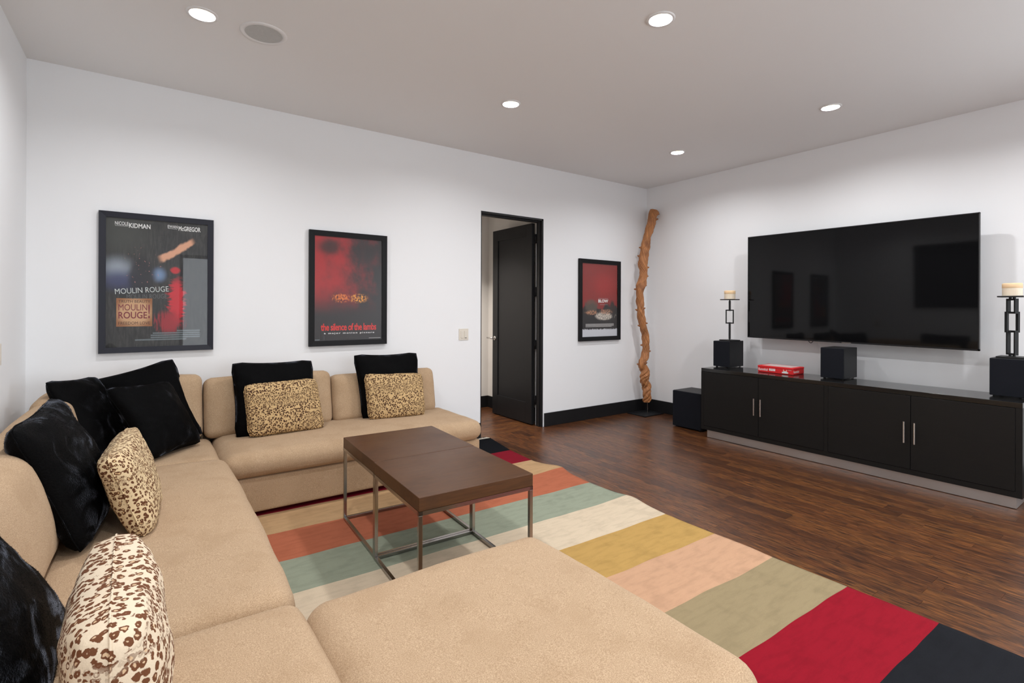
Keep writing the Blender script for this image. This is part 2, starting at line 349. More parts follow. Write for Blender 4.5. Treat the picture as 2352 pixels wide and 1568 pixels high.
# door frame (jamb) and open door leaf
tr = thing('trim_1', 'black door jamb lining the open doorway', 'door frame', (DX1, .07, 0), kind='structure')
part('jamb', MB().box(DX1 - .022, DX1 + .001, -.004, .10, 0, DH).box(DX1 - .034, DX1 - .02, .028, .072, 0, DH), M['trim'], tr, bevel=.002)
part('jamb', MB().box(DX0 - .001, DX0 + .018, .012, .145, 0, DH), M['trim'], tr, bevel=.002)
part('head_jamb', MB().box(DX0, DX1, -.004, .145, DH - .022, DH + .001).box(DX0, DX1, .035, .10, DH - .036, DH - .02), M['trim'], tr, bevel=.002)
DXA, DXB, DYA, DYB, DT = -1.907, -1.864, .128, .972, 2.405      # leaf
dr = thing('door_1', 'tall black one-panel door standing open into the hall', 'door', (DXB, DYA, 0), kind='structure')
st = .115
part('stile', MB().box(DXA, DXB, DYA, DYA + st, .012, DT), M['trim'], dr, bevel=.002)
part('stile', MB().box(DXA, DXB, DYB - st, DYB, .012, DT), M['trim'], dr, bevel=.002)
part('rail', MB().box(DXA, DXB, DYA + st, DYB - st, DT - .14, DT), M['trim'], dr, bevel=.002)
part('rail', MB().box(DXA, DXB, DYA + st, DYB - st, .012, .26), M['trim'], dr, bevel=.002)
part('panel', MB().box(DXA + .013, DXB - .013, DYA + st, DYB - st, .26, DT - .14), M['trim'], dr)
h = part('handle', MB().tube((DXA, DYB - .06, 1.0), (DXA - .012, DYB - .06, 1.0), .027, 20).tube((DXA - .01, DYB - .06, 1.0), (DXA - .055, DYB - .06, 1.0), .010, 14), M['chrome'], dr, smooth=True)
part('lever', MB().tube((DXA - .052, DYB - .072, 1.0), (DXA - .052, DYB + .055, 1.0), .010, 14), M['chrome'], h, smooth=True)
part('handle', MB().tube((DXB, DYB - .06, 1.0), (DXB + .05, DYB - .06, 1.0), .010, 14).tube((DXB + .048, DYB - .07, 1.0), (DXB + .048, DYB - .18, 1.0), .010, 14), M['chrome'], dr, smooth=True)
for z in (.30, .96, 1.59, 2.22):
    hg = part('hinge', MB().box(DXA + .008, DXB, DYA - .003, DYA, z - .055, z + .055).box(DX1 - .024, DX1 - .021, .074, .10, z - .055, z + .055).box(DX1 - .024, DXB + .003, .10, DYA - .002, z - .055, z + .055), M['black_metal'], dr)
    part('knuckle', MB().tube((DXB + .004, DYA - .008, z - .055), (DXB + .004, DYA - .008, z + .055), .006, 10), M['black_metal'], hg, smooth=True)

# floor: slab, single planks where the boards show, the rest in one mesh
fl = single('floor', MB().box(XL - .1, .1, YF - .1, .14, -.06, -.006), M['sub'], 'dark brown oak strip floor', 'floor', kind='structure')
def plank_mesh(wx, ly):
    mb = MB(); g_ = .0005; b = .0004; z1 = 0.0; hx, hy = wx / 2 - g_, ly / 2 - g_
    mb.v += [(-hx, -hy, -.008), (hx, -hy, -.008), (hx, hy, -.008), (-hx, hy, -.008), (-hx, -hy, z1 - .0007), (hx, -hy, z1 - .0007), (hx, hy, z1 - .0007), (-hx, hy, z1 - .0007),
             (-hx + b, -hy, z1), (hx - b, -hy, z1), (hx - b, hy, z1), (-hx + b, hy, z1)]
    mb.f += [(0, 1, 5, 4), (1, 2, 6, 5), (2, 3, 7, 6), (3, 0, 4, 7), (4, 5, 9, 8), (5, 6, 10, 9), (6, 7, 11, 10), (7, 4, 8, 11), (8, 9, 10, 11)]
    return mb
PM = {}
def add_plank(cx, cy, wx, ly, parent, rest=None, rotz=0):
    mb = plank_mesh(wx, ly)
    if rest is not None:
        b = len(rest.v); rest.v += [(x + cx, y + cy, z) for x, y, z in mb.v]; rest.f += [tuple(b + i for i in f) for f in mb.f]; return
    key = (round(wx, 3), round(ly, 3))
    if key not in PM:
        m = mb.mesh('plank'); m.materials.append(M['floor']); PM[key] = m
    o = bpy.data.objects.new('plank', PM[key]); COL.objects.link(o); o.parent = parent; o.location = (cx, cy, 0); o.rotation_euler = (0, 0, rotz); return o
rest = MB(); nplank = 0
x = -.0005; rr = random.Random(11)
LENS = (.45, .6, .75, .9, 1.05, 1.2, 1.5)
while x > XL:
    wx = rr.choice((.066, .083, .083, .1)); y = .0 + rr.uniform(0, .6)
    while y > YF:
        ly = rr.choice(LENS); cy = y - ly / 2; cx = x - wx / 2
        if cy + ly / 2 > .0:                       # trimmed at the wall
            ly2 = ly - (cy + ly / 2); cy = -ly2 / 2; ly = ly2
        if ly > .03:
            see = cx > -2.86 and y > -4.45 and not (cx > -.70 and y < -1.5 and y > -9)
            if see: add_plank(cx, cy, wx, ly, fl); nplank += 1
            else: add_plank(cx, cy, wx, ly, fl, rest)
        y = cy - ly / 2
    x -= wx
rp = part('plank_field', rest, M['floor'], fl); rp['kind'] = 'stuff'
fh = single('floor', MB().box(-4.2, HX, .14, HY, -.06, -.006), M['sub'], 'dark strip floor of the hall beyond the doorway', 'floor', kind='structure')
y = .0
while y < HY - .01:
    wy = .083; x = HX + rr.uniform(-.4, 0)
    x = HX; 
    while x > -4.2:
        lx = rr.choice(LENS); add_plank(x - lx / 2, y + wy / 2, wy, lx, fh, None, math.pi / 2) if x > -3.0 else None; x -= lx
    y += wy
print('planks', nplank)

# ------------------------------------------------------------------ recessed lamps and ceiling speaker
CAN_LABEL = {3: 'recessed ceiling lamp over the sofa section along the left wall, above the picture', 6: 'recessed ceiling lamp over the camera, by the left wall', 7: 'recessed ceiling lamp over the foot of the rug, above the picture', 8: 'recessed ceiling lamp right of the picture, over the console end', 9: 'recessed ceiling lamp in the rear left corner behind the camera', 10: 'recessed ceiling lamp by the rear window behind the camera', 11: 'recessed ceiling lamp in the rear right corner behind the camera', 0: 'recessed ceiling lamp at top left beside the round ceiling speaker', 1: 'recessed ceiling lamp above the doorway, centre of the ceiling', 2: 'smallest recessed ceiling lamp, nearest the room corner', 4: 'largest recessed ceiling lamp, at the top edge of the picture', 5: 'recessed ceiling lamp above the television'}
for i, (cx, cy) in enumerate(CANS):
    t = thing('recessed_lamp', CAN_LABEL.get(i, 'recessed ceiling lamp behind the photographer'), 'ceiling lamp', (cx, cy, H), group='recessed ceiling lamps')
    part('trim_ring', MB().lathe([(.060, .002), (.060, -.004), (.066, -.008), (.077, -.007), (.080, -.001), (.080, .0)], (cx, cy, H), 36), M['white_trim'], t, smooth=True)
    part('reflector', MB().lathe([(.060, -.004), (.055, .014), (.050, .016), (.048, .026)], (cx, cy, H), 32), M['baffle'], t, smooth=True)
    part('lens', MB().disc(.0485, (cx, cy, H + .025), 32), M['lens'], t)
    area('lamp_light', (cx, cy, H + .017), (0, 0, 0), .092, .092, CAN_W, (0.97, 0.98, 1.0), 'DISK')
t = thing('ceiling_speaker', 'round grey flush speaker in the ceiling at top left', 'speaker', (*SPK, H))
part('trim_ring', MB().lathe([(.104, .0), (.104, -.006), (.125, -.008), (.131, -.001), (.131, 0)], (*SPK, H), 40), M['white_trim'], t, smooth=True)
part('grille', MB().lathe([(.105, -.004), (.06, -.0055), (.0, -.006)], (*SPK, H), 40), plain('grey_speaker_grille', srgb(192, 193, 191), 0.6, bump=.5, bscale=500), t, smooth=True)

# ------------------------------------------------------------------ light switch plates
t = thing('switch_plate', 'almond double rocker light switch beside the doorway', 'light switch', (-2.911, 0, 1.115))
part('plate', MB().box(-2.968, -2.854, -.006, 0, 1.055, 1.175), M['plate'], t, bevel=.002)
part('rocker', MB().box(-2.946, -2.918, -.011, -.005, 1.078, 1.152), M['plate'], t, bevel=.0015)
d = part('rocker', MB().box(-2.904, -2.876, -.011, -.005, 1.078, 1.152), M['plate'], t, bevel=.0015)
part('slider', MB().box(-2.901, -2.879, -.013, -.010, 1.078, 1.082), M['black_metal'], d)
t = thing('switch_plate', 'light switch on the left wall at the very edge of the picture', 'light switch', (XL, -.75, 1.12))
part('plate', MB().box(XL, XL + .006, -.79, -.705, 1.065, 1.185), M['plate'], t, bevel=.002)
part('rocker', MB().box(XL + .005, XL + .011, -.765, -.735, 1.09, 1.16), M['plate'], t, bevel=.0015)

# ------------------------------------------------------------------ soft shapes
def cushion_mesh(size, r=.06, crown=(0, 0, .03), n=18, amp=.006, seed=0, freq=3.0, mat4=None, flat_bottom=True):
    hx, hy, hz = (s / 2 for s in size)
    bm = bmesh.new()
    def mp(a): return math.copysign(1 - (1 - abs(a)) ** 1.5, a)
    vs = {}
    def vert(i, j, k):
        key = (i, j, k)
        if key not in vs: vs[key] = bm.verts.new((mp(2 * i / n - 1) * hx, mp(2 * j / n - 1) * hy, mp(2 * k / n - 1) * hz))
        return vs[key]
    for a in range(n):
        for b in range(n):
            for k, flip in ((0, 1), (n, 0)):
                q = [vert(a, b, k), vert(a + 1, b, k), vert(a + 1, b + 1, k), vert(a, b + 1, k)]; bm.faces.new(q[::-1] if flip else q)
                q = [vert(a, k, b), vert(a + 1, k, b), vert(a + 1, k, b + 1), vert(a, k, b + 1)]; bm.faces.new(q if flip else q[::-1])
                q = [vert(k, a, b), vert(k, a + 1, b), vert(k, a + 1, b + 1), vert(k, a, b + 1)]; bm.faces.new(q[::-1] if flip else q)
    rad = min(r, hx * .98, hy * .98, hz * .98)
    for v in bm.verts:
        p = v.co.copy(); q = Vector((max(-hx + rad, min(hx - rad, p.x)), max(-hy + rad, min(hy - rad, p.y)), max(-hz + rad, min(hz - rad, p.z))))
        d = p - q
        if d.length > 1e-7: p = q + d.normalized() * rad
        u, v_, w_ = p.x / hx, p.y / hy, p.z / hz
        f = lambda t: max(0.0, 1 - t * t) ** .7
        dz = crown[2] * f(u) * f(v_) * w_
        if flat_bottom and p.z < 0: dz *= .15
        p += Vector((crown[0] * f(v_) * f(w_) * u, crown[1] * f(u) * f(w_) * v_, dz))
        nn = noise.noise(Vector((p.x * freq + seed * 7.1, p.y * freq + seed * 3.3, p.z * freq))) + .4 * noise.noise(Vector((p.x * freq * 3 + seed, p.y * freq * 3, p.z * freq * 3 + seed)))
        dirn = Vector((u ** 5, v_ ** 5, w_ ** 5)); dirn = dirn.normalized() if dirn.length > 1e-6 else Vector((0, 0, 1))
        if not (flat_bottom and p.z < -hz * .5): p += dirn * nn * amp
        v.co = p
    if mat4: bm.transform(mat4)
    m = bpy.data.meshes.new('cushion'); bm.to_mesh(m); bm.free(); m.shade_smooth(); return m
def cushion(name, parent, c, size, mat, rot=None, **k):
    off = ORIG[parent.name]; mt = Matrix.Translation(Vector(c) - Vector(off)) @ (rot.to_4x4() if rot else Matrix.Identity(4))
    m = cushion_mesh(size, mat4=mt, **k); m.name = name; o = link(name, m, mat, parent); ORIG[o.name] = off; return o
RX = lambda a: Matrix.Rotation(math.radians(a), 3, 'X'); RY = lambda a: Matrix.Rotation(math.radians(a), 3, 'Y'); RZ = lambda a: Matrix.Rotation(math.radians(a), 3, 'Z')

def feet(root, pts):
    for x, y in pts: part('foot', MB().box(x - .03, x + .03, y - .03, y + .03, .016, .045), M['rubber'], root)

SZ = 0.432
S = thing('sofa_section', 'long armless tan sofa section along the poster wall', 'sofa', (-4.25, -.5, 0.016), group='modules of the tan corner sofa')
cushion('base', S, (-4.245, -.5, .155), (1.91, .90, .235), M['sofa'], r=.02, crown=(0, .004, 0), amp=.003, seed=1)
cushion('seat_cushion', S, (-4.25, -.60, .355), (1.93, .79, .165), M['sofa'], r=.075, crown=(.012, .02, .022), amp=.007, seed=2, n=26)
cushion('back_cushion', S, (-4.815, -.235, .635), (.915, .20, .44), M['sofa'], rot=RX(-11), r=.055, crown=(.004, .025, .012), amp=.006, seed=3, flat_bottom=False)
cushion('back_cushion', S, (-3.875, -.235, .612), (.945, .20, .405), M['sofa'], rot=RX(-11), r=.055, crown=(.004, .025, .006), amp=.006, seed=4, flat_bottom=False)
cushion('back_frame', S, (-4.29, -.085, .37), (1.8, .11, .62), M['sofa'], r=.03, crown=(0, 0, 0), amp=.002, seed=5)
feet(S, [(-5.1, -.12), (-5.1, -.88), (-3.4, -.12), (-3.4, -.88)])

S = thing('sofa_corner_section', 'tan corner unit of the sofa piled with black pillows', 'sofa', (-5.7, -.5, 0.016), group='modules of the tan corner sofa')
cushion('base', S, (-5.705, -.5, .155), (.985, .90, .235), M['sofa'], r=.02, crown=(0, 0, 0), amp=.003, seed=6)
cushion('seat_cushion', S, (-5.57, -.60, .345), (.70, .70, .165), M['sofa'], r=.06, crown=(0, 0, .015), amp=.006, seed=7)
cushion('back_cushion', S, (-5.655, -.235, .655), (.745, .20, .47), M['sofa'], rot=RX(-11), r=.055, crown=(.004, .025, .01), amp=.006, seed=8, flat_bottom=False)
cushion('back_cushion', S, (-6.035, -.43, .635), (.20, .46, .43), M['sofa'], rot=RY(-11), r=.06, crown=(.025, .004, .01), amp=.006, seed=9, flat_bottom=False)
cushion('back_frame', S, (-5.705, -.085, .37), (.985, .11, .62), M['sofa'], r=.03, crown=(0, 0, 0), amp=.002, seed=10)
feet(S, [(-5.3, -.12), (-5.3, -.88), (-6.1, -.12), (-6.1, -.88)])

S = thing('sofa_section', 'tan sofa section along the left wall with two leopard cushions', 'sofa', (-5.7, -1.9, 0.016), group='modules of the tan corner sofa')
cushion('base', S, (-5.705, -1.905, .155), (.985, 1.90, .235), M['sofa'], r=.02, crown=(.004, 0, 0), amp=.003, seed=11)
cushion('seat_cushion', S, (-5.565, -1.885, .355), (.755, 1.93, .168), M['sofa'], r=.075, crown=(.02, .012, .022), amp=.007, seed=12, n=26)
cushion('back_cushion', S, (-6.035, -1.13, .625), (.20, .93, .42), M['sofa'], rot=RY(-11), r=.06, crown=(.03, .004, .01), amp=.006, seed=13, flat_bottom=False)
cushion('back_cushion', S, (-6.025, -2.215, .64), (.20, 1.22, .44), M['sofa'], rot=RY(-11), r=.06, crown=(.035, .004, .01), amp=.006, seed=14, flat_bottom=False)
cushion('back_frame', S, (-6.185, -1.905, .37), (.11, 1.9, .62), M['sofa'], r=.03, crown=(0, 0, 0), amp=.002, seed=15)
feet(S, [(-5.3, -1.05), (-5.3, -2.75), (-6.1, -1.05), (-6.1, -2.75)])

S = thing('sofa_section', 'tan sofa section nearest the camera at the bottom left', 'sofa', (-5.7, -3.4, 0.016), group='modules of the tan corner sofa')
cushion('base', S, (-5.705, -3.385, .155), (.985, 1.03, .235), M['sofa'], r=.02, crown=(.004, 0, 0), amp=.003, seed=16)
cushion('seat_cushion', S, (-5.565, -3.39, .358), (.755, 1.05, .168), M['sofa'], r=.06, crown=(.012, .006, .02), amp=.006, seed=17, n=22)
cushion('back_cushion', S, (-6.025, -3.38, .64), (.20, 1.05, .44), M['sofa'], rot=RY(-11), r=.06, crown=(.035, .004, .01), amp=.006, seed=18, flat_bottom=False)
cushion('back_frame', S, (-6.185, -3.385, .37), (.11, 1.03, .62), M['sofa'], r=.03, crown=(0, 0, 0), amp=.002, seed=19)
feet(S, [(-5.3, -2.98), (-5.3, -3.8), (-6.1, -2.98), (-6.1, -3.8)])

S = thing('ottoman', 'large square tan upholstered ottoman in the foreground', 'ottoman', (-4.72, -3.43, 0.016))
cushion('base', S, (-4.715, -3.43, .155), (.90, .98, .235), M['sofa'], r=.02, crown=(.004, .004, 0), amp=.003, seed=20)
cushion('seat_cushion', S, (-4.72, -3.43, .358), (.955, 1.03, .175), M['sofa'], r=.08, crown=(.012, .012, .016), amp=.007, seed=21, n=28)
feet(S, [(-4.35, -3.03), (-4.35, -3.83), (-5.08, -3.03), (-5.08, -3.83)])

# ------------------------------------------------------------------ pillows
def pillow(name, label, cat_group, corners, half, mat, n=28, pw=.40, pull=.05, seed=0, fur=0, wr=.006):
    if fur: pull, wr = .075, .009
    BL, BR, TR, TL = (Vector(c) for c in corners); cen = (BL + BR + TR + TL) / 4
    nrm = ((BR - BL) + (TR - TL)).cross((TL - BL) + (TR - BR)).normalized()
    bot = Vector((cen.x, cen.y, min(c.z for c in (BL, BR, TR, TL))))
    root = thing(name, label, 'pillow', bot, group=cat_group)
    bm = bmesh.new(); uvl = bm.loops.layers.uv.new('UVMap'); grid = {}; W = (BR - BL).length; Hh = (TL - BL).length
    def co(u, v, side):
        cu = math.sin(u * math.pi / 2) * .35 + u * .65; cv = math.sin(v * math.pi / 2) * .35 + v * .65
        a = cu * (1 - pull * (1 - cv * cv)); b = cv * (1 - pull * (1 - cu * cu))
        # round the very corners
        k = max(0, abs(cu) + abs(cv) - 1.72); a *= 1 - .22 * k; b *= 1 - .22 * k
        s, t_ = (a + 1) / 2, (b + 1) / 2
        p = BL * (1 - s) * (1 - t_) + BR * s * (1 - t_) + TR * s * t_ + TL * (1 - s) * t_
        th = half * (max(0, (1 - cu * cu)) * max(0, (1 - cv * cv))) ** pw
        if th > 0 or True:
            q = Vector((cu * 2.1 + seed * 5, cv * 2.1 + side * 9 + seed, seed * 2.0)); th += min(1, th / half * 2) * wr * (noise.noise(q) + .6 * noise.noise(q * 2.7))
            p += nrm * (wr * .8 * noise.noise(Vector((cu * 1.7, cv * 1.7, seed * 3.7))))
        return p + nrm * th * side
    for side in (1, -1):
        for i in range(n + 1):
            for j in range(n + 1):
                bd = i in (0, n) or j in (0, n); key = (i, j, 0 if bd else side)
                if key not in grid: grid[key] = bm.verts.new(co(2 * i / n - 1, 2 * j / n - 1, side if not bd else 0) - bot)
        for i in range(n):
            for j in range(n):
                ks = [(i, j), (i + 1, j), (i + 1, j + 1), (i, j + 1)]; vs = [grid[(a, b, 0 if (a in (0, n) or b in (0, n)) else side)] for a, b in ks]
                if side < 0: vs, ks = vs[::-1], ks[::-1]
                f = bm.faces.new(vs)
                for lp, (a, b) in zip(f.loops, ks): lp[uvl].uv = (a / n * W * 2 + (0 if side > 0 else 3.3), b / n * Hh * 2)
    bmesh.ops.recalc_face_normals(bm, faces=bm.faces)
    pts = []
    if fur:
        bm.verts.ensure_lookup_table(); R = random.Random(seed); tot = [f.calc_area() for f in bm.faces]; fs = R.choices(list(bm.faces), tot, k=fur)
        for f in fs:
            a, b, c = [lp.vert.co for lp in f.loops][:3] if R.random() < .5 else [f.loops[0].vert.co, f.loops[2].vert.co, f.loops[3 if len(f.loops) > 3 else 1].vert.co]
            s, t_ = R.random(), R.random()
            if s + t_ > 1: s, t_ = 1 - s, 1 - t_
            p = a + (b - a) * s + (c - a) * t_; dn = (f.normal + Vector((R.gauss(0, .45), R.gauss(0, .45), R.gauss(-.35, .4)))).normalized()
            pts.append((p, dn, R.uniform(.0015, .0042)))
    m = bpy.data.meshes.new('cover'); bm.to_mesh(m); bm.free(); m.shade_smooth()
    o = link('cover', m, mat, root)
    # seam piping round the rim
    loop = [(i, 0) for i in range(n)] + [(n, j) for j in range(n)] + [(i, n) for i in range(n, 0, -1)] + [(0, j) for j in range(n, 0, -1)]
    mb = MB(); P = [co(2 * i / n - 1, 2 * j / n - 1, 0) - bot for i, j in loop]; L = len(P); rr_ = .0028
    for k in range(L):
        d = (P[(k + 1) % L] - P[k - 1]).normalized(); s_ = d.cross(nrm).normalized()
        for q in range(5):
            a = 2 * math.pi * q / 5; mb.v.append(tuple(P[k] + (nrm * math.cos(a) + s_ * math.sin(a)) * rr_))
    for k in range(L):
        for q in range(5): mb.f.append((k * 5 + q, k * 5 + (q + 1) % 5, ((k + 1) % L) * 5 + (q + 1) % 5, ((k + 1) % L) * 5 + q))
    link('seam', mb.mesh('seam'), mat if not fur else M['fur'], root, smooth=True)
    if fur:
        mb = MB()
        for p, d, l in pts:
            s_ = d.orthogonal().normalized() * .0005; b = len(mb.v); mb.v += [tuple(p - s_ - d * .002), tuple(p + s_ - d * .002), tuple(p + d * l)]; mb.f.append((b, b + 1, b + 2))
        fo = link('fur', mb.mesh('fur'), M['strand'], root); fo['kind'] = 'stuff'
    return root
GB, GL = 'black faux fur pillows on the sofa', 'leopard print cushions on the sofa'
FN = 7000
pillow('fur_pillow', 'square black fur pillow on the wall section, left of the two upright ones', GB, [(-5.10, -.50, .435), (-4.50, -.50, .435), (-4.52, -.36, .975), (-5.115, -.36, .985)], .085, M['fur'], seed=1, fur=FN)
pillow('fur_pillow', 'square black fur pillow farthest right, nearest the doorway', GB, [(-4.14, -.42, .43), (-3.58, -.42, .43), (-3.585, -.33, .99), (-4.197, -.33, .997)], .085, M['fur'], seed=2, fur=FN)
pillow('fur_pillow', 'tilted black fur pillow in the sofa corner, highest and rearmost of the pile', GB, [(-5.82, -.40, .45), (-5.265, -.36, .46), (-5.455, -.25, 1.035), (-6.0, -.23, .88)], .085, M['fur'], seed=3, fur=FN)
pillow('fur_pillow', 'black fur pillow leaning into the corner, left of the pile', GB, [(-5.88, -.82, .455), (-5.70, -.36, .455), (-5.90, -.24, .93), (-6.11, -.62, .955)], .085, M['fur'], seed=4, fur=FN)
pillow('fur_pillow', 'smaller black fur pillow in front of the corner pile', GB, [(-5.60, -.87, .45), (-5.30, -.54, .45), (-5.49, -.41, .885), (-5.83, -.69, .90)], .09, M['fur'], seed=5, fur=FN)
pillow('fur_pillow', 'large black fur pillow on the left section behind a leopard cushion', GB, [(-5.80, -2.17, .455), (-5.74, -1.56, .455), (-5.965, -1.50, .985), (-6.0, -2.20, .965)], .10, M['fur'], seed=6, fur=16000)
pillow('fur_pillow', 'black fur pillow cut off by the bottom left edge', GB, [(-5.80, -3.26, .455), (-5.795, -2.67, .455), (-6.02, -2.84, .95), (-6.02, -3.4, .95)], .09, M['fur'], seed=7, fur=16000)
pillow('leopard_cushion', 'leopard print cushion before the left upright black pillow', GL, [(-5.02, -.575, .45), (-4.485, -.59, .45), (-4.53, -.50, .84), (-5.045, -.49, .825)], .065, M['leopard'], seed=11, pw=.3, pull=.02, wr=.004)
pillow('leopard_cushion', 'leopard print cushion farthest right, nearest the doorway', GL, [(-4.11, -.50, .445), (-3.615, -.56, .445), (-3.595, -.45, .805), (-4.125, -.42, .835)], .065, M['leopard'], seed=12, pw=.3, pull=.02, wr=.004)
pillow('leopard_cushion', 'leopard print cushion seen edge-on against the large black pillow', GL, [(-5.605, -2.12, .45), (-5.585, -1.57, .45), (-5.685, -1.52, .81), (-5.735, -2.13, .80)], .078, M['leopard3'], seed=13, pw=.24, pull=.03, wr=.006)
pillow('leopard_cushion', 'pale leopard print cushion nearest the camera at bottom left', GL, [(-5.645, -3.50, .45), (-5.63, -2.95, .45), (-5.668, -2.90, .79), (-5.655, -3.45, .79)], .098, M['leopard2'], seed=14, pw=.24, pull=.03, wr=.006)

# ------------------------------------------------------------------ rug
def rug_mat(name, col, fuzz=.12):
    g = G(name); v = g.coord(); a = g.noise(v, 260, 3, .7); b = g.noise(g.mapping(v, (2.2, 10, 1)), 3, 3, .6); c_ = g.noise(v, 7, 3, .6)
    c = g.mix(a, tuple(x * (1 - fuzz * 1.3) for x in col), tuple(min(1, x * (1 + fuzz)) for x in col)); c = g.mix(g.math('MULTIPLY', g.sstep(b, .42, .72), .42), c, tuple(x * .70 for x in col))
    c = g.mix(g.math('MULTIPLY', g.sstep(c_, .50, .70), .34), c, tuple(x * .66 for x in col))
    g.bump(a, .5, .004); g.set(Base_Color=c, Roughness=.97); g.b.inputs['Specular IOR Level'].default_value = .08; return g.m
def desat(c, k): l = .3 * c[0] + .6 * c[1] + .1 * c[2]; return tuple(x + (l - x) * k for x in c)
RY_ = [-.115, -.613, -.985, -1.334, -1.725, -2.095, -2.468, -2.829, -3.194, -3.554, -3.92, -4.285]
RC = [('black', (22, 24, 29)), ('crimson', (140, 28, 44)), ('tan', (206, 164, 112)), ('orange', (196, 106, 68)), ('sage', (158, 166, 142)), ('cream', (226, 204, 172)), ('gold', (200, 156, 72)), ('peach', (214, 164, 124)), ('olive', (164, 144, 104)), ('red', (150, 24, 40)), ('charcoal', (30, 31, 36))]
EY = [(-.1, -2.64), (-.35, -2.685), (-.613, -2.735), (-1.02, -2.765), (-1.25, -2.71), (-1.334, -2.695), (-1.5, -2.73), (-1.73, -2.75), (-2.0, -2.745), (-2.16, -2.73), (-2.47, -2.765), (-2.83, -2.768), (-3.19, -2.769), (-3.55, -2.757), (-3.92, -2.755), (-4.3, -2.76)]
def edge_x(y):
    for (a, xa), (b, xb) in zip(EY, EY[1:]):
        if b <= y <= a: return xa + (xb - xa) * (a - y) / (a - b)
    return EY[0][1] if y > EY[0][0] else EY[-1][1]
rug = thing('striped_rug', 'large rug with broad coloured stripes under the sofa and tables', 'rug', (-4.1, -2.2, 0))
def rug_z(x, y):
    e = edge_x(y) - x; k = math.exp(-(e / .16) ** 2)
    lift = .016 * math.exp(-((y + 1.30) / .10) ** 2) + .014 * math.exp(-((y + 2.15) / .12) ** 2) + .006 * math.exp(-((y + 3.0) / .2) ** 2)
    return .011 + k * lift + .0012 * noise.noise(Vector((x * 5, y * 5, 0)))
for (nm, c), ya, yb in zip(RC, RY_, RY_[1:]):
    mb = MB(); NX, NY = 60, 8; rows = []
    for j in range(NY + 1):
        row = []
        for i in range(NX + 1):
            s = (i / NX) ** .6; y = ya + (yb - ya) * j / NY; xr = edge_x(y) + .003 * noise.noise(Vector((y * 9, 0, 1))); x = -5.5 + (xr + 5.5) * s
            yy = y + (xr - x) * .022
            if j in (0, NY): yy += .008 * noise.noise(Vector((x * 4.0, y * 3, 5)))
            row.append(len(mb.v)); mb.v.append((x, yy, rug_z(x, yy)))
        rows.append(row)
    for j in range(NY):
        for i in range(NX): mb.f.append((rows[j][i], rows[j + 1][i], rows[j + 1][i + 1], rows[j][i + 1]))
    # rim down to the floor on the right edge and the two ends
    rim = [rows[j][NX] for j in range(NY + 1)]
    lo = []
    for q in rim: lo.append(len(mb.v)); mb.v.append((mb.v[q][0] + .001, mb.v[q][1], max(.0005, mb.v[q][2] - .011)))
    for a in range(NY): mb.f.append((rim[a], rim[a + 1], lo[a + 1], lo[a]))
    if ya == RY_[0] or yb == RY_[-1]:
        e = rows[0] if ya == RY_[0] else rows[NY]; lo2 = []
        for q in e: lo2.append(len(mb.v)); mb.v.append((mb.v[q][0], mb.v[q][1], .0005))
        for a in range(NX): mb.f.append((e[a], e[a + 1], lo2[a + 1], lo2[a]))
    o = part('stripe', mb, rug_mat('rug_' + nm, desat(tuple(k * .82 for k in srgb(*c)), 0 if nm in ('red', 'crimson') else .14)), rug, smooth=True); o['label'] = nm + ' rug stripe'
mb = MB(); R = random.Random(5)
for k in range(190):
    x = -5.45 + k * .0148 + R.uniform(-.003, .003); y = -.112
    a = R.gauss(0, .25); mb.tube((x, y, .010), (x + .03 * math.sin(a), y + .055, .006), .0035, 5, .0045)
o = part('fringe', mb, plain('cream_fringe', srgb(228, 222, 208), .9), rug); o['kind'] = 'stuff'

# ------------------------------------------------------------------ nesting coffee tables
def table(label, c, rz):
    t = thing('coffee_table', label, 'coffee table', (c[0], c[1], .012), rz, group='pair of square coffee tables')
    h, z1, a = .3125, .533, .0095; zs = z1 - .064
    part('tabletop', MB().box(-h, h, -h, h, zs, z1), M['table'], t, bevel=.003)
    e = h - a
    part('top_frame', MB().box(-h, h, -h, -h + 2 * a, zs - 2 * a, zs).box(-h, h, h - 2 * a, h, zs - 2 * a, zs).box(-h, -h + 2 * a, -h, h, zs - 2 * a, zs).box(h - 2 * a, h, -h, h, zs - 2 * a, zs), M['steel'], t)
    for sx in (-1, 1):
        for sy in (-1, 1): part('leg', MB().box(sx * e - a, sx * e + a, sy * e - a, sy * e + a, 2 * a, zs - 2 * a), M['steel'], t, bevel=.0015)
    for s in (-1, 1):
        part('floor_rail', MB().box(-h, h, s * e - a, s * e + a, 0.003, 2 * a), M['steel'], t, bevel=.0015)
        part('floor_rail', MB().box(s * e - a, s * e + a, -h + 2 * a, h - 2 * a, 0.003, 2 * a), M['steel'], t, bevel=.0015)
table('square dark wood coffee table nearer the sofa along the wall', (-4.266, -1.637), math.radians(-2.2))
table('square dark wood coffee table nearer the ottoman', (-4.293, -2.266), math.radians(-2.2))

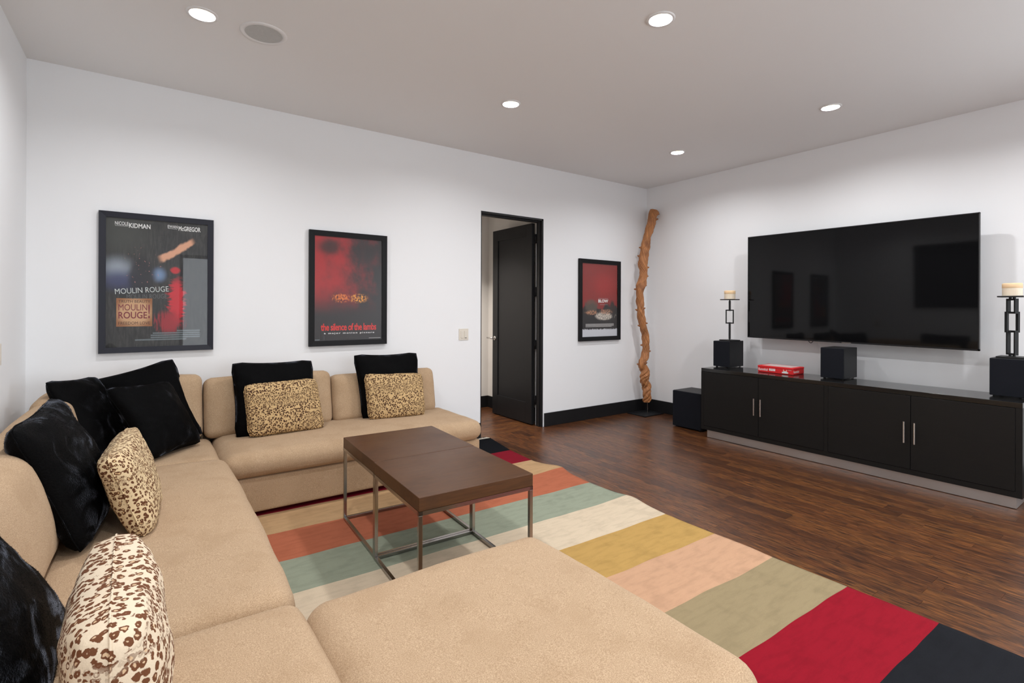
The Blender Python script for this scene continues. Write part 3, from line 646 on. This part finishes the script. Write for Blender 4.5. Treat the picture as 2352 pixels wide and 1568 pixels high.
# ------------------------------------------------------------------ media console
C0, C1, CX0, CX1, CZ0, CZ1 = -3.84, -1.331, -.69, -.25, .0865, .75
con = thing('media_console', 'long low black media console on a steel plinth', 'cabinet', (-.47, -2.585, 0))
part('carcass', MB().box(CX0, CX1, C0, C1, CZ0, .127).box(CX0, CX1, C1 - .034, C1, .127, .712).box(CX0, CX1, C0, C0 + .036, .127, .712).box(CX0, CX1, -2.605, -2.572, .127, .712).box(CX1 - .015, CX1, C0, C1, .127, .712), M['console'], con)
part('cabinet_top', MB().box(CX0, CX1, C0, C1, .712, CZ1), M['console_top'], con, bevel=.002)
part('plinth', MB().box(-.662, -.28, -3.806, -1.388, .004, CZ0), M['plinth'], con)
for ya, yb, hy in ((-1.367, -1.969, -1.940), (-1.973, -2.570, -2.006), (-2.607, -3.204, -3.171), (-3.208, -3.802, -3.239)):
    d = part('door', MB().box(-.692, -.672, yb, ya, .1295, .709), M['console'], con, bevel=.0015)
    part('handle', MB().tube((-.722, hy, .338), (-.722, hy, .505), .0065, 12).tube((-.722, hy, .372), (-.69, hy, .372), .004, 8).tube((-.722, hy, .472), (-.69, hy, .472), .004, 8), M['chrome'], d, smooth=False)

# ------------------------------------------------------------------ speakers, subwoofer
def speaker(label, x0, x1, y0, y1, z0, z1):
    t = thing('speaker', label, 'speaker', ((x0 + x1) / 2, (y0 + y1) / 2, z0), group='small black box speakers on the console')
    part('cabinet', MB().box(x0 + .012, x1, y0, y1, z0 + .009, z1), M['black_cab'], t, bevel=.003)
    part('grille', MB().box(x0, x0 + .0115, y0 + .002, y1 - .002, z0 + .011, z1 - .002), plain('navy_black_grille_cloth', (0.008, 0.009, 0.013), .8, spec=.15, bump=.3, bscale=700), t, bevel=.003)
    for sx in (x0 + .035, x1 - .03):
        for sy in (y0 + .025, y1 - .025): part('foot', MB().tube((sx, sy, z0), (sx, sy, z0 + .011), .011, 12), M['rubber'], t)
    return t
speaker('black box speaker under the left candle, beside the red game tin', -.485, -.205, -1.534, -1.341, .75, 1.04)
speaker('black box speaker standing alone below the middle of the television', -.485, -.195, -2.648, -2.451, .75, 1.038)
speaker('black box speaker under the right candle, at the picture edge', -.482, -.205, -3.818, -3.625, .75, 1.035)
t = thing('subwoofer', 'black cube subwoofer on the floor left of the console', 'speaker', (-.33, -1.03, 0))
part('cabinet', MB().box(-.523, -.166, -1.224, -.842, .012, .43), M['black_cab'], t, bevel=.004)
part('grille', MB().box(-.536, -.5235, -1.222, -.844, .016, .427), plain('navy_black_sub_cloth', (0.008, 0.009, 0.013), .8, spec=.15, bump=.3, bscale=700), t, bevel=.004)
for sx in (-.49, -.20):
    for sy in (-1.19, -.876): part('foot', MB().tube((sx, sy, 0), (sx, sy, .013), .018, 12), M['rubber'], t)

# ------------------------------------------------------------------ candle holders and candles
def holder(label, clabel, x, y, z, ang, ztop, cr):
    t = thing('candle_holder', label, 'candle holder', (x, y, z), ang, group='pair of iron chain link candle holders')
    a = .0065
    def plate(nm, hw, z0, z1):                # square plates sit diagonally to the links
        mb = MB().box(-hw, hw, -hw, hw, z0, z1); c_ = math.sqrt(.5); mb.v = [((x_ + y_) * c_, (y_ - x_) * c_, z_) for x_, y_, z_ in mb.v]
        part(nm, mb, M['black_metal'], t, bevel=.001)
    plate('base_plate', .076, 0, .012); plate('top_plate', .071, ztop - z - .010, ztop - z)
    hh = ztop - z
    def rect(z0, z1, w, face):     # face: link lies in the local y-z plane, otherwise in x-z
        mb = MB()
        for s in (-1, 1):
            if face: mb.box(-.0115, .0115, s * w - a, s * w + a, z0, z1)
            else: mb.box(s * w - a, s * w + a, -.0115, .0115, z0, z1)
        for zz in (z0, z1 - 2 * a):
            if face: mb.box(-.0115, .0115, -w, w, zz, zz + 2 * a)
            else: mb.box(-w, w, -.0115, .0115, zz, zz + 2 * a)
        part('link', mb, M['black_metal'], t)
    rect(.022, .205, .036, False); rect(.190, .345, .036, True); rect(.330, hh - .02, .036, False)
    part('stem', MB().box(-.024, -.012, -a, a, .012, .024).box(.012, .024, -a, a, .012, .024), M['black_metal'], t)
    part('stem', MB().box(-.024, -.012, -a, a, hh - .022, hh - .01).box(.012, .024, -a, a, hh - .022, hh - .01), M['black_metal'], t)
    c = thing('pillar_candle', clabel, 'candle', (x, y, ztop), group='pair of ivory pillar candles')
    part('candle_body', MB().lathe([(0, 0), (cr, 0), (cr, .058)], (x, y, ztop), 36), M['wax'], c, smooth=False)
    part('candle_rim', MB().lathe([(cr, .058), (cr + .001, .06), (cr + .001, .088), (cr - .004, .095), (cr - .012, .094), (cr - .016, .084), (0, .082)], (x, y, ztop), 36), M['wax_top'], c, smooth=True)
    part('wick', MB().tube((x, y, ztop + .08), (x + .002, y, ztop + .095), .0012, 6), M['rubber'], c)
holder('black iron candle holder left of the television', 'ivory pillar candle left of the television', -.36, -1.462, 1.041, math.radians(31.3), 1.502, .058)
holder('black iron candle holder at the right picture edge', 'ivory pillar candle at the right picture edge', -.36, -3.728, 1.036, math.radians(45), 1.498, .056)

# ------------------------------------------------------------------ television
tv = thing('television', 'large black flat television mounted on the right wall', 'television', (-.1, -2.545, 1.62))
def tvz(mb):
    mb.v = [(x, y, z + (y + 2.545) * .0085) for x, y, z in mb.v]; return mb
Y0T, Y1T, Z0T, Z1T = -3.510, -1.580, 1.072, 2.182
b = .008
part('screen', tvz(MB().box(-.200, -.185, Y0T + b, Y1T - b, Z0T + .014, Z1T - b)), M['screen'], tv)
part('bezel', tvz(MB().box(-.2035, -.17, Y0T, Y0T + b, Z0T, Z1T).box(-.2035, -.17, Y1T - b, Y1T, Z0T, Z1T).box(-.2035, -.17, Y0T, Y1T, Z1T - b, Z1T).box(-.2035, -.17, Y0T, Y1T, Z0T, Z0T + .014)), M['bezel'], tv)
part('housing', tvz(MB().box(-.185, -.145, Y0T + .02, Y1T - .02, Z0T + .01, Z1T - .02).box(-.145, -.115, -3.1, -2.0, Z0T + .03, 1.65)), M['rubber'], tv)
part('wall_mount', MB().box(-.115, -.03, -2.85, -2.80, 1.25, 1.95).box(-.115, -.03, -2.30, -2.25, 1.25, 1.95).box(-.03, 0, -3.0, -2.1, 1.35, 1.85), M['black_metal'], tv)
part('badge', tvz(MB().box(-.2045, -.2034, -2.60, -2.52, Z0T - .002, Z0T + .007)), M['steel'], tv)
mb = MB(); pts = [(-.16, -2.20 - .045 * i / 8, 1.075 - .022 * math.sin(math.pi * i / 8)) for i in range(9)]
for p, q in zip(pts, pts[1:]): mb.tube(p, q, .003, 6)
part('cable_loop', mb, M['rubber'], tv)

# ------------------------------------------------------------------ twisted branch sculpture in the corner
PX = [(613, 73, 29), (604, 105, 31), (595, 140, 32), (582, 195, 25), (562, 250, 26), (549, 310, 29), (540, 360, 30), (529, 420, 31), (526, 455, 29), (531, 500, 26), (528, 550, 27), (511, 600, 31), (505, 640, 24), (508, 700, 24), (510, 760, 23), (514, 800, 24), (529, 870, 24), (545, 920, 23), (552, 980, 24), (553, 1040, 23), (541, 1090, 26), (524, 1130, 25), (538, 1165, 33), (544, 1205, 35), (545, 1245, 29), (558, 1280, 32), (553, 1320, 30), (563, 1360, 28), (566, 1388, 27)]
# centreline and radius in metres, measured in the vertical plane y = -0.19 through the stem
def br(cx, cy):
    z = 2.705 - (cy - 75) / (1388 - 75) * (2.705 - .157); xx = -.2 + (cx - 566) / 3.015 / 1164.78 * 6.9 * 1.32; return Vector((xx, -.19, z))
sp = [(br(a, b), hw / 3.015 * 6.9 / 1164.78) for a, b, hw in PX]
def branch():
    t = thing('branch_sculpture', 'tall twisted natural wood branch on a metal stand in the room corner', 'sculpture', (-.2, -.19, 0))
    base = part('base_plate', MB().box(-.43, -.055, -.345, -.045, 0.001, .012), M['black_cab'], t, bevel=.001)
    part('rod', MB().tube((-.195, -.19, .011), (-.195, -.19, .22), .007, 12).tube((-.195, -.19, .011), (-.195, -.19, .022), .013, 12), M['steel'], t, smooth=False)
    # resample with a smooth curve
    N = 300; NS = 44; P = []; n = len(sp)
    def cr(i, t_):
        g = lambda k: sp[max(0, min(n - 1, k))]
        p0, p1, p2, p3 = (g(i + k)[0] for k in (-1, 0, 1, 2)); r0, r1 = g(i)[1], g(i + 1)[1]
        t2, t3 = t_ * t_, t_ ** 3
        return .5 * ((2 * p1) + (p2 - p0) * t_ + (2 * p0 - 5 * p1 + 4 * p2 - p3) * t2 + (-p0 + 3 * p1 - 3 * p2 + p3) * t3), r0 + (r1 - r0) * t_
    for k in range(N + 1):
        s = k / N * (n - 1); i = min(int(s), n - 2); P.append(cr(i, s - i))
    bm = bmesh.new(); uvl = bm.loops.layers.uv.new('UVMap'); rings = []
    for k, (p, r0) in enumerate(P):
        d = (P[min(N, k + 1)][0] - P[max(0, k - 1)][0]).normalized(); a = Vector((0, 1, 0)); a = (a - d * a.dot(d)).normalized(); c = d.cross(a); z = p.z
        low = max(0.0, min(1.0, (.80 - z) / .2)); ring = []
        for j in range(NS):
            th = 2 * math.pi * j / NS; ph = th + z * (13 if low < .5 else 24)
            rr_ = r0 * (1 + .07 * math.cos(2 * ph) + .055 * math.cos(5 * ph + 1) + .035 * math.cos(9 * ph + 2) + .16 * noise.noise(Vector((math.cos(ph) * 1.2, math.sin(ph) * 1.2, z * 3))))
            rr_ *= 1 - low * .42 * max(0, math.cos(th + z * 24)) ** 3
            ring.append(bm.verts.new(p + (a * math.cos(th) + c * math.sin(th)) * rr_ - Vector((-.2, -.19, 0))))
        rings.append(ring)
    for k in range(N):
        for j in range(NS):
            f = bm.faces.new((rings[k][j], rings[k][(j + 1) % NS], rings[k + 1][(j + 1) % NS], rings[k + 1][j]))
            for lp, (kk, jj) in zip(f.loops, ((k, j), (k, j + 1), (k + 1, j + 1), (k + 1, j))): lp[uvl].uv = (jj / NS * .4 + kk / N * 1.6, kk / N * .35)
    bm.faces.new(rings[0]); bm.faces.new(rings[-1][::-1])
    bmesh.ops.recalc_face_normals(bm, faces=bm.faces); m = bpy.data.meshes.new('branch'); bm.to_mesh(m); bm.free(); m.shade_smooth()
    o = link('branch', m, M['branch'], t)
    R = random.Random(3)
    for k, sd in ((11, 1), (22, 1), (58, -1), (72, -1), (90, 1), (104, 1), (118, 1), (123, -1), (150, 1), (152, -1), (168, 1), (172, -1), (196, -1), (205, 1), (226, 1), (229, -1)):     # snapped twig stubs
        p, r0 = P[k]; th = (-.6 if sd > 0 else math.pi - .75) + R.uniform(-.3, .3); dr_ = Vector((math.cos(th), math.sin(th), R.uniform(-.1, .5))).normalized()
        q = p + dr_ * r0 * .75; part('knot', MB().tube(q, q + dr_ * (.026 + r0 * .25), .019, 8, .007), M['branch'], t, smooth=True)
branch()

# ------------------------------------------------------------------ lettering
def text_mesh(body, offset=0.0, shear=0.0, spacing=1.0):
    cu = bpy.data.curves.new('lettering', 'FONT'); cu.body = body; cu.offset = offset; cu.shear = shear; cu.space_character = spacing; cu.extrude = 0.0; cu.resolution_u = 3; cu.size = 1
    ob = bpy.data.objects.new('lettering', cu); COL.objects.link(ob); bpy.context.view_layer.update()
    me = bpy.data.meshes.new_from_object(ob.evaluated_get(bpy.context.evaluated_depsgraph_get())); bpy.data.objects.remove(ob); bpy.data.curves.remove(cu); me.materials.clear(); return me
def lettering(body, parent, org, ux, uy, w_, h_, mat, rot=0.0, **k):
    """flat printed letters filling a w_ x h_ box whose lower left corner is org; ux, uy are world axes of the surface"""
    me = text_mesh(body, **k); xs = [v.co.x for v in me.vertices]; ys = [v.co.y for v in me.vertices]; x0, x1, y0, y1 = min(xs), max(xs), min(ys), max(ys)
    ux, uy = Vector(ux), Vector(uy); off = Vector(ORIG[parent.name]); cr_, sr_ = math.cos(rot), math.sin(rot)
    for v in me.vertices:
        a = (v.co.x - x0) / (x1 - x0) * w_; b_ = (v.co.y - y0) / (y1 - y0) * h_; a, b_ = a * cr_ - b_ * sr_, a * sr_ + b_ * cr_
        v.co = Vector(org) + ux * a + uy * b_ - off
    o = link('lettering', me, mat, parent); ORIG[o.name] = tuple(off); return o
def ink(name, c, rough=.6): return plain(name, srgb(*c), rough)
INK = {'white': ink('white_ink', (228, 228, 226)), 'grey': ink('grey_ink', (92, 96, 96)), 'red': ink('red_ink', (216, 44, 40)), 'wine': ink('wine_ink', (122, 34, 48)), 'brown': ink('brown_ink', (74, 44, 30)), 'pale': ink('pale_ink', (206, 214, 210)), 'red_line': ink('cherry_tin', (206, 24, 28))}
X_, Z_ = (1, 0, 0), (0, 0, 1)

def uv_nodes(g):
    s = g.new('ShaderNodeSeparateXYZ'); g.l.new(g.coord('UV'), s.inputs[0]); return s.outputs[0], s.outputs[1]
def blob(g, u, v, cu, cv, ru, rv, soft=.5, warp=None, wamt=0.0):
    du = g.math('DIVIDE', g.math('SUBTRACT', u, cu), ru); dv = g.math('DIVIDE', g.math('SUBTRACT', v, cv), rv)
    if warp is not None: du = g.math('ADD', du, g.math('MULTIPLY', g.math('SUBTRACT', warp, .5), wamt))
    d = g.math('SQRT', g.math('ADD', g.math('MULTIPLY', du, du), g.math('MULTIPLY', dv, dv)))
    return g.math('SUBTRACT', 1.0, g.sstep(d, 1 - soft, 1.0))
def print_mat(kind):
    g = G('poster_print_' + kind); u, v = uv_nodes(g); uv = g.coord('UV'); n1 = g.noise(uv, 4, 4, .6); n2 = g.noise(g.mapping(uv, (14, 3, 1)), 3, 4, .7, .6); n3 = g.noise(uv, 38, 2, .6)
    if kind == 'night':        # dark abstract print: smoky grey folds, blue glow, red plume
        c = g.mix(g.sstep(n2, .35, .8), (0.006, 0.006, 0.007), srgb(62, 62, 58))
        c = g.mix(blob(g, u, v, .1, .92, .5, .35, .9), c, srgb(60, 62, 58))
        c = g.mix(g.math('MULTIPLY', blob(g, u, v, .10, .60, .24, .14, .9), .9), c, srgb(150, 160, 172))
        c = g.mix(g.math('MULTIPLY', blob(g, u, v, .12, .52, .30, .12, .9), .85), c, srgb(44, 52, 96))
        c = g.mix(g.math('MULTIPLY', blob(g, u, v, .50, .57, .10, .08, .9), .8), c, srgb(120, 150, 190))
        c = g.mix(g.math('MULTIPLY', blob(g, u, v, .33, .55, .16, .20, .5, n1, .8), .85), c, (0.004, 0.004, 0.010))
        c = g.mix(g.math('MULTIPLY', g.math('MULTIPLY', blob(g, u, v, .34, .60, .24, .22, .4), g.sstep(n3, .66, .72)), .9), c, srgb(200, 130, 120))
        st_ = g.math('ADD', g.math('MULTIPLY', g.math('SUBTRACT', u, .52), .42), g.math('MULTIPLY', g.math('SUBTRACT', v, .70), -.9))        # pale slanting ribbon
        rib = g.math('MULTIPLY', g.math('SUBTRACT', 1.0, g.sstep(g.math('ABSOLUTE', g.math('ADD', st_, g.math('MULTIPLY', g.math('SUBTRACT', n1, .5), .10))), .018, .04)), blob(g, u, v, .68, .77, .22, .2, .3))
        c = g.mix(rib, c, srgb(214, 158, 126))
        n4 = g.noise(g.mapping(uv, (5, 22, 1)), 2, 4, .7)
        c = g.mix(blob(g, u, v, .68, .36, .10, .23, .45, n4, 2.2), c, srgb(196, 28, 44))
        c = g.mix(g.math('MULTIPLY', blob(g, u, v, .60, .19, .17, .12, .6, n2, 2.4), .9), c, srgb(160, 22, 38))
        c = g.mix(blob(g, u, v, .66, .61, .07, .035, .5, n1, 1.5), c, srgb(186, 24, 36))
    elif kind == 'red':        # red light fading to black, two amber flecks
        rd = g.sstep(g.math('ADD', g.math('MULTIPLY', u, -.55), g.math('MULTIPLY', n1, .9)), -.10, .45)
        fade = g.sstep(v, .22, .56); rd = g.math('MULTIPLY', rd, fade)
        c = g.mix(rd, (0.012, 0.008, 0.009), srgb(170, 20, 24))
        c = g.mix(g.math('MULTIPLY', blob(g, u, v, .22, .90, .26, .11, .7, n1, .8), .85), c, (0.012, 0.006, 0.006))
        c = g.mix(g.math('MULTIPLY', blob(g, u, v, .80, .86, .30, .16, .7, n1, .8), .85), c, (0.014, 0.008, 0.008))
        c = g.mix(g.math('MULTIPLY', g.math('MULTIPLY', blob(g, u, v, .40, .41, .16, .055, .5, n3, 1.6), g.sstep(n3, .42, .6)), 1.0), c, srgb(222, 120, 40))
        c = g.mix(g.math('MULTIPLY', g.math('MULTIPLY', blob(g, u, v, .66, .41, .16, .055, .5, n3, 1.6), g.sstep(n3, .42, .6)), 1.0), c, srgb(226, 150, 50))
    else:                      # red brushed upper field, dark middle with pale shapes, white foot
        br_ = g.noise(g.mapping(uv, (40, 2.5, 1)), 3, 4, .7)
        c = g.mix(br_, srgb(112, 24, 22), srgb(160, 40, 36)); c = g.mix(g.math('MULTIPLY', blob(g, u, v, .62, .72, .5, .25, .9), .5), c, srgb(178, 36, 36))
        dk = g.math('SUBTRACT', 1.0, g.sstep(g.math('ADD', v, g.math('MULTIPLY', g.math('SUBTRACT', n1, .5), .35)), .40, .44)); c = g.mix(dk, c, (0.012, 0.011, 0.012))
        c = g.mix(g.math('MULTIPLY', blob(g, u, v, .26, .42, .22, .11, .4, n2, 1.2), .8), c, srgb(92, 80, 70))
        c = g.mix(g.math('MULTIPLY', blob(g, u, v, .62, .28, .34, .065, .4, n1, 2.2), g.sstep(n3, .30, .55)), c, srgb(206, 196, 184))
        c = g.mix(g.math('MULTIPLY', blob(g, u, v, .26, .33, .20, .04, .5, n1, 2.0), g.sstep(n3, .35, .6)), c, srgb(184, 132, 100))
        c = g.mix(blob(g, u, v, .86, .40, .09, .12, .5, n1, 1.0), c, srgb(40, 26, 22))
        c = g.mix(g.math('MULTIPLY', blob(g, u, v, .70, .34, .22, .045, .5, n1, 2.0), g.sstep(n3, .35, .6)), c, srgb(176, 130, 104))
        wt = g.math('SUBTRACT', 1.0, g.sstep(g.math('ADD', v, g.math('MULTIPLY', g.math('SUBTRACT', g.noise(g.mapping(uv, (26, 6, 1)), 2, 3, .7), .5), .07)), .095, .105)); c = g.mix(wt, c, srgb(206, 208, 214))
    g.set(Base_Color=c, Roughness=.45); return g.m
def credit_mat(name, c):     # illegible rows of tiny print
    g = G(name); u, v = uv_nodes(g); n = g.noise(g.mapping(g.coord('UV'), (60, 1, 1)), 4, 2, .8); k = g.sstep(n, .42, .5)
    t = g.new('ShaderNodeBsdfTransparent'); mx = g.new('ShaderNodeMixShader'); g.put(mx.inputs[0], k); g.l.new(t.outputs[0], mx.inputs[1]); g.set(Base_Color=srgb(*c)); g.l.new(g.b.outputs[0], mx.inputs[2]); g.l.new(mx.outputs[0], g.out.inputs[0]); return g.m
def uvplane(name, p, mat, parent):
    mb = MB(); mb.quad(*p); o = part(name, mb, mat, parent); m = o.data; uvl = m.uv_layers.new(name='UVMap')
    for i, c in enumerate(((0, 0), (1, 0), (1, 1), (0, 1))): uvl.data[i].uv = c
    return o
CRED = credit_mat('small_print', (120, 132, 136)); CREDW = credit_mat('small_print_white', (200, 198, 196))

class Poster:
    def __init__(s, label, x0, x1, z0, z1, fwid, kind, fm):
        s.t = thing('framed_poster', label, 'framed poster', ((x0 + x1) / 2, 0, z0), group='framed film posters on the white wall')
        a = fwid; s.x0, s.x1, s.z0, s.z1 = x0 + a, x1 - a, z0 + a, z1 - a; s.w, s.h = s.x1 - s.x0, s.z1 - s.z0
        fr = MB(); yo, yi = -.034, -.004
        O = [(x0, z0), (x1, z0), (x1, z1), (x0, z1)]; I = [(s.x0, s.z0), (s.x1, s.z0), (s.x1, s.z1), (s.x0, s.z1)]
        for k in range(4):
            mb = MB(); o0, o1, i0, i1 = O[k], O[(k + 1) % 4], I[k], I[(k + 1) % 4]
            mb.v = [(o0[0], yi, o0[1]), (o1[0], yi, o1[1]), (i1[0], yi, i1[1]), (i0[0], yi, i0[1]), (o0[0], yo, o0[1]), (o1[0], yo, o1[1]), (i1[0], yo + .006, i1[1]), (i0[0], yo + .006, i0[1])]
            mb.f = [(0, 1, 2, 3), (7, 6, 5, 4), (0, 4, 5, 1), (1, 5, 6, 2), (2, 6, 7, 3), (3, 7, 4, 0)]
            part('frame_rail', mb, fm, s.t, recalc=True)
        part('backing', MB().box(s.x0 - .01, s.x1 + .01, -.015, -.004, s.z0 - .01, s.z1 + .01), M['rubber'], s.t)
        s.p = uvplane('print', [(s.x0, -.0165, s.z0), (s.x1, -.0165, s.z0), (s.x1, -.0165, s.z1), (s.x0, -.0165, s.z1)], print_mat(kind), s.t)
        part('glass', MB().box(s.x0, s.x1, -.0245, -.0225, s.z0, s.z1), M['poster_glass'], s.t)
    def text(s, body, u0, u1, v0, v1, mat, rot=0.0, lift=.0006, **k):
        return lettering(body, s.p, (s.x0 + u0 * s.w, -.0165 - lift, s.z0 + v0 * s.h), X_, Z_, (u1 - u0) * s.w, (v1 - v0) * s.h, mat, rot, **k)
    def plane(s, name, u0, u1, v0, v1, mat, lift=.0004):
        y = -.0165 - lift; return uvplane(name, [(s.x0 + u0 * s.w, y, s.z0 + v0 * s.h), (s.x0 + u1 * s.w, y, s.z0 + v0 * s.h), (s.x0 + u1 * s.w, y, s.z0 + v1 * s.h), (s.x0 + u0 * s.w, y, s.z0 + v1 * s.h)], mat, s.p)

p = Poster('framed dark film poster with a red plume, leftmost on the white wall', -5.895, -5.192, 1.058, 2.074, .040, 'night', M['frame_blue'])
p.text('NICOLE', .080, .205, .945, .972, INK['white'], offset=.01); p.text('KIDMAN', .210, .415, .930, .966, INK['white'], offset=.02)
p.text('EWAN', .585, .685, .952, .975, INK['white'], offset=.01); p.text('McGREGOR', .695, .925, .935, .973, INK['white'], offset=.02)
p.plane('rule', .080, .200, .938, .940, INK['white']); p.plane('rule', .585, .680, .946, .948, INK['white'])
p.text('MOULIN ROUGE', .085, .600, .410, .452, INK['pale'], rot=.085, offset=-.004); p.text('MOULIN ROUGE', .190, .580, .375, .410, INK['grey'], rot=.03, offset=-.008)
def plaque():
    g = G('parchment_plaque'); u, v = uv_nodes(g); n = g.noise(g.coord('UV'), 6, 3, .6); e = blob(g, u, v, .5, .5, .62, .62, .5); g.set(Base_Color=g.mix(e, srgb(150, 96, 56), g.mix(n, srgb(212, 176, 136), srgb(196, 148, 104))), Roughness=.6); return g.m
p.plane('plaque', .095, .435, .160, .380, plaque())
p.text('TRUTH BEAUTY', .115, .415, .345, .366, INK['brown'], lift=.0009); p.text('MOULIN', .115, .385, .285, .334, INK['wine'], lift=.0009, offset=.0); p.text('!', .395, .412, .222, .334, INK['wine'], lift=.0009, offset=.014)
p.text('ROUGE', .115, .385, .222, .275, INK['wine'], lift=.0009, offset=.014); p.text('FREEDOM LOVE', .115, .415, .175, .198, INK['brown'], lift=.0009)
for k, (a, b_) in enumerate(((.68, .92), (.44, .92), (.42, .92), (.42, .92), (.27, .78))): p.plane('credit_line', a, b_, .116 - k * .017, .127 - k * .017, CRED)

p = Poster('framed red film poster with red lettering, second from the left', -4.472, -3.766, 1.050, 2.072, .047, 'red', M['frame'])
p.text('the silence of the lambs', .09, .915, .095, .165, INK['red'], offset=.02, spacing=.92); p.text('a major motion picture', .135, .885, .058, .078, INK['white'], offset=.02, spacing=1.3)
p.plane('credit_line', .80, .985, .012, .017, CREDW); p.plane('credit_line', .01, .075, .005, .014, CRED)

p = Poster('small looking framed red and white film poster right of the doorway', -1.283, -.550, .985, 2.012, .052, 'white', M['frame'])
p.text('BLOW', .45, .735, .468, .512, INK['white'], offset=.045)
for k in range(4): p.plane('credit_line', .10, .90 - .06 * (k == 3), .168 - k * .012, .176 - k * .012, CREDW)
p.plane('credit_line', .50, .72, .438, .442, CREDW); p.plane('credit_line', .45, .73, .522, .526, CREDW)

# ------------------------------------------------------------------ red game tin on the console
gt = thing('game_tin', 'red tile game tin with white lettering on the console', 'game box', (-.39, -2.035, .75))
bx = (-.50, -.275, -2.214, -1.858)
part('tin_body', MB().box(bx[0] + .002, bx[1] - .002, bx[2] + .002, bx[3] - .002, .751, .806), INK['red_line'], gt, bevel=.004)
part('lid', MB().box(bx[0], bx[1], bx[2], bx[3], .800, .818), INK['red_line'], gt, bevel=.004)
part('lid_picture', MB().box(-.47, -.30, -2.18, -1.89, .8182, .8186), plain('lid_print', srgb(214, 190, 186), .3), gt)
NY = (0, -1, 0)
lettering('Rummikub', gt, (-.4985, -1.866, .768), NY, Z_, .098, .026, INK['white'], shear=.25, offset=.01)
lettering('Rummikub', gt, (-.49, -2.2125, .768), (1, 0, 0), Z_, .11, .024, INK['white'], shear=.25, offset=.01)
for k, ch in enumerate('1234'):
    ya = -1.977 - k * .016
    tl = part('printed_tile', MB().box(-.4990, -.4975, ya - .0125, ya, .772, .794), INK['white'], gt)
for k, ch in enumerate(('7', '1', '8', '4')): lettering(ch, gt, (-.4993, -1.980 - k * .016, .784), NY, Z_, .006, .007, INK['brown'])
part('printed_tiles', MB().box(-.4990, -.4975, -2.165, -2.105, .760, .774).box(-.4990, -.4975, -2.152, -2.118, .774, .782), INK['pale'], gt)
for s in (-2.120, -2.150): part('printed_figure', MB().box(-.4991, -.4975, s - .004, s + .004, .780, .796), plain('printed_figure_ink', srgb(226, 170, 150), .5), gt)
uvplane('small_print', [(-.4985, -2.165, .792), (-.4985, -2.195, .792), (-.4985, -2.195, .796), (-.4985, -2.165, .796)], CREDW, gt)
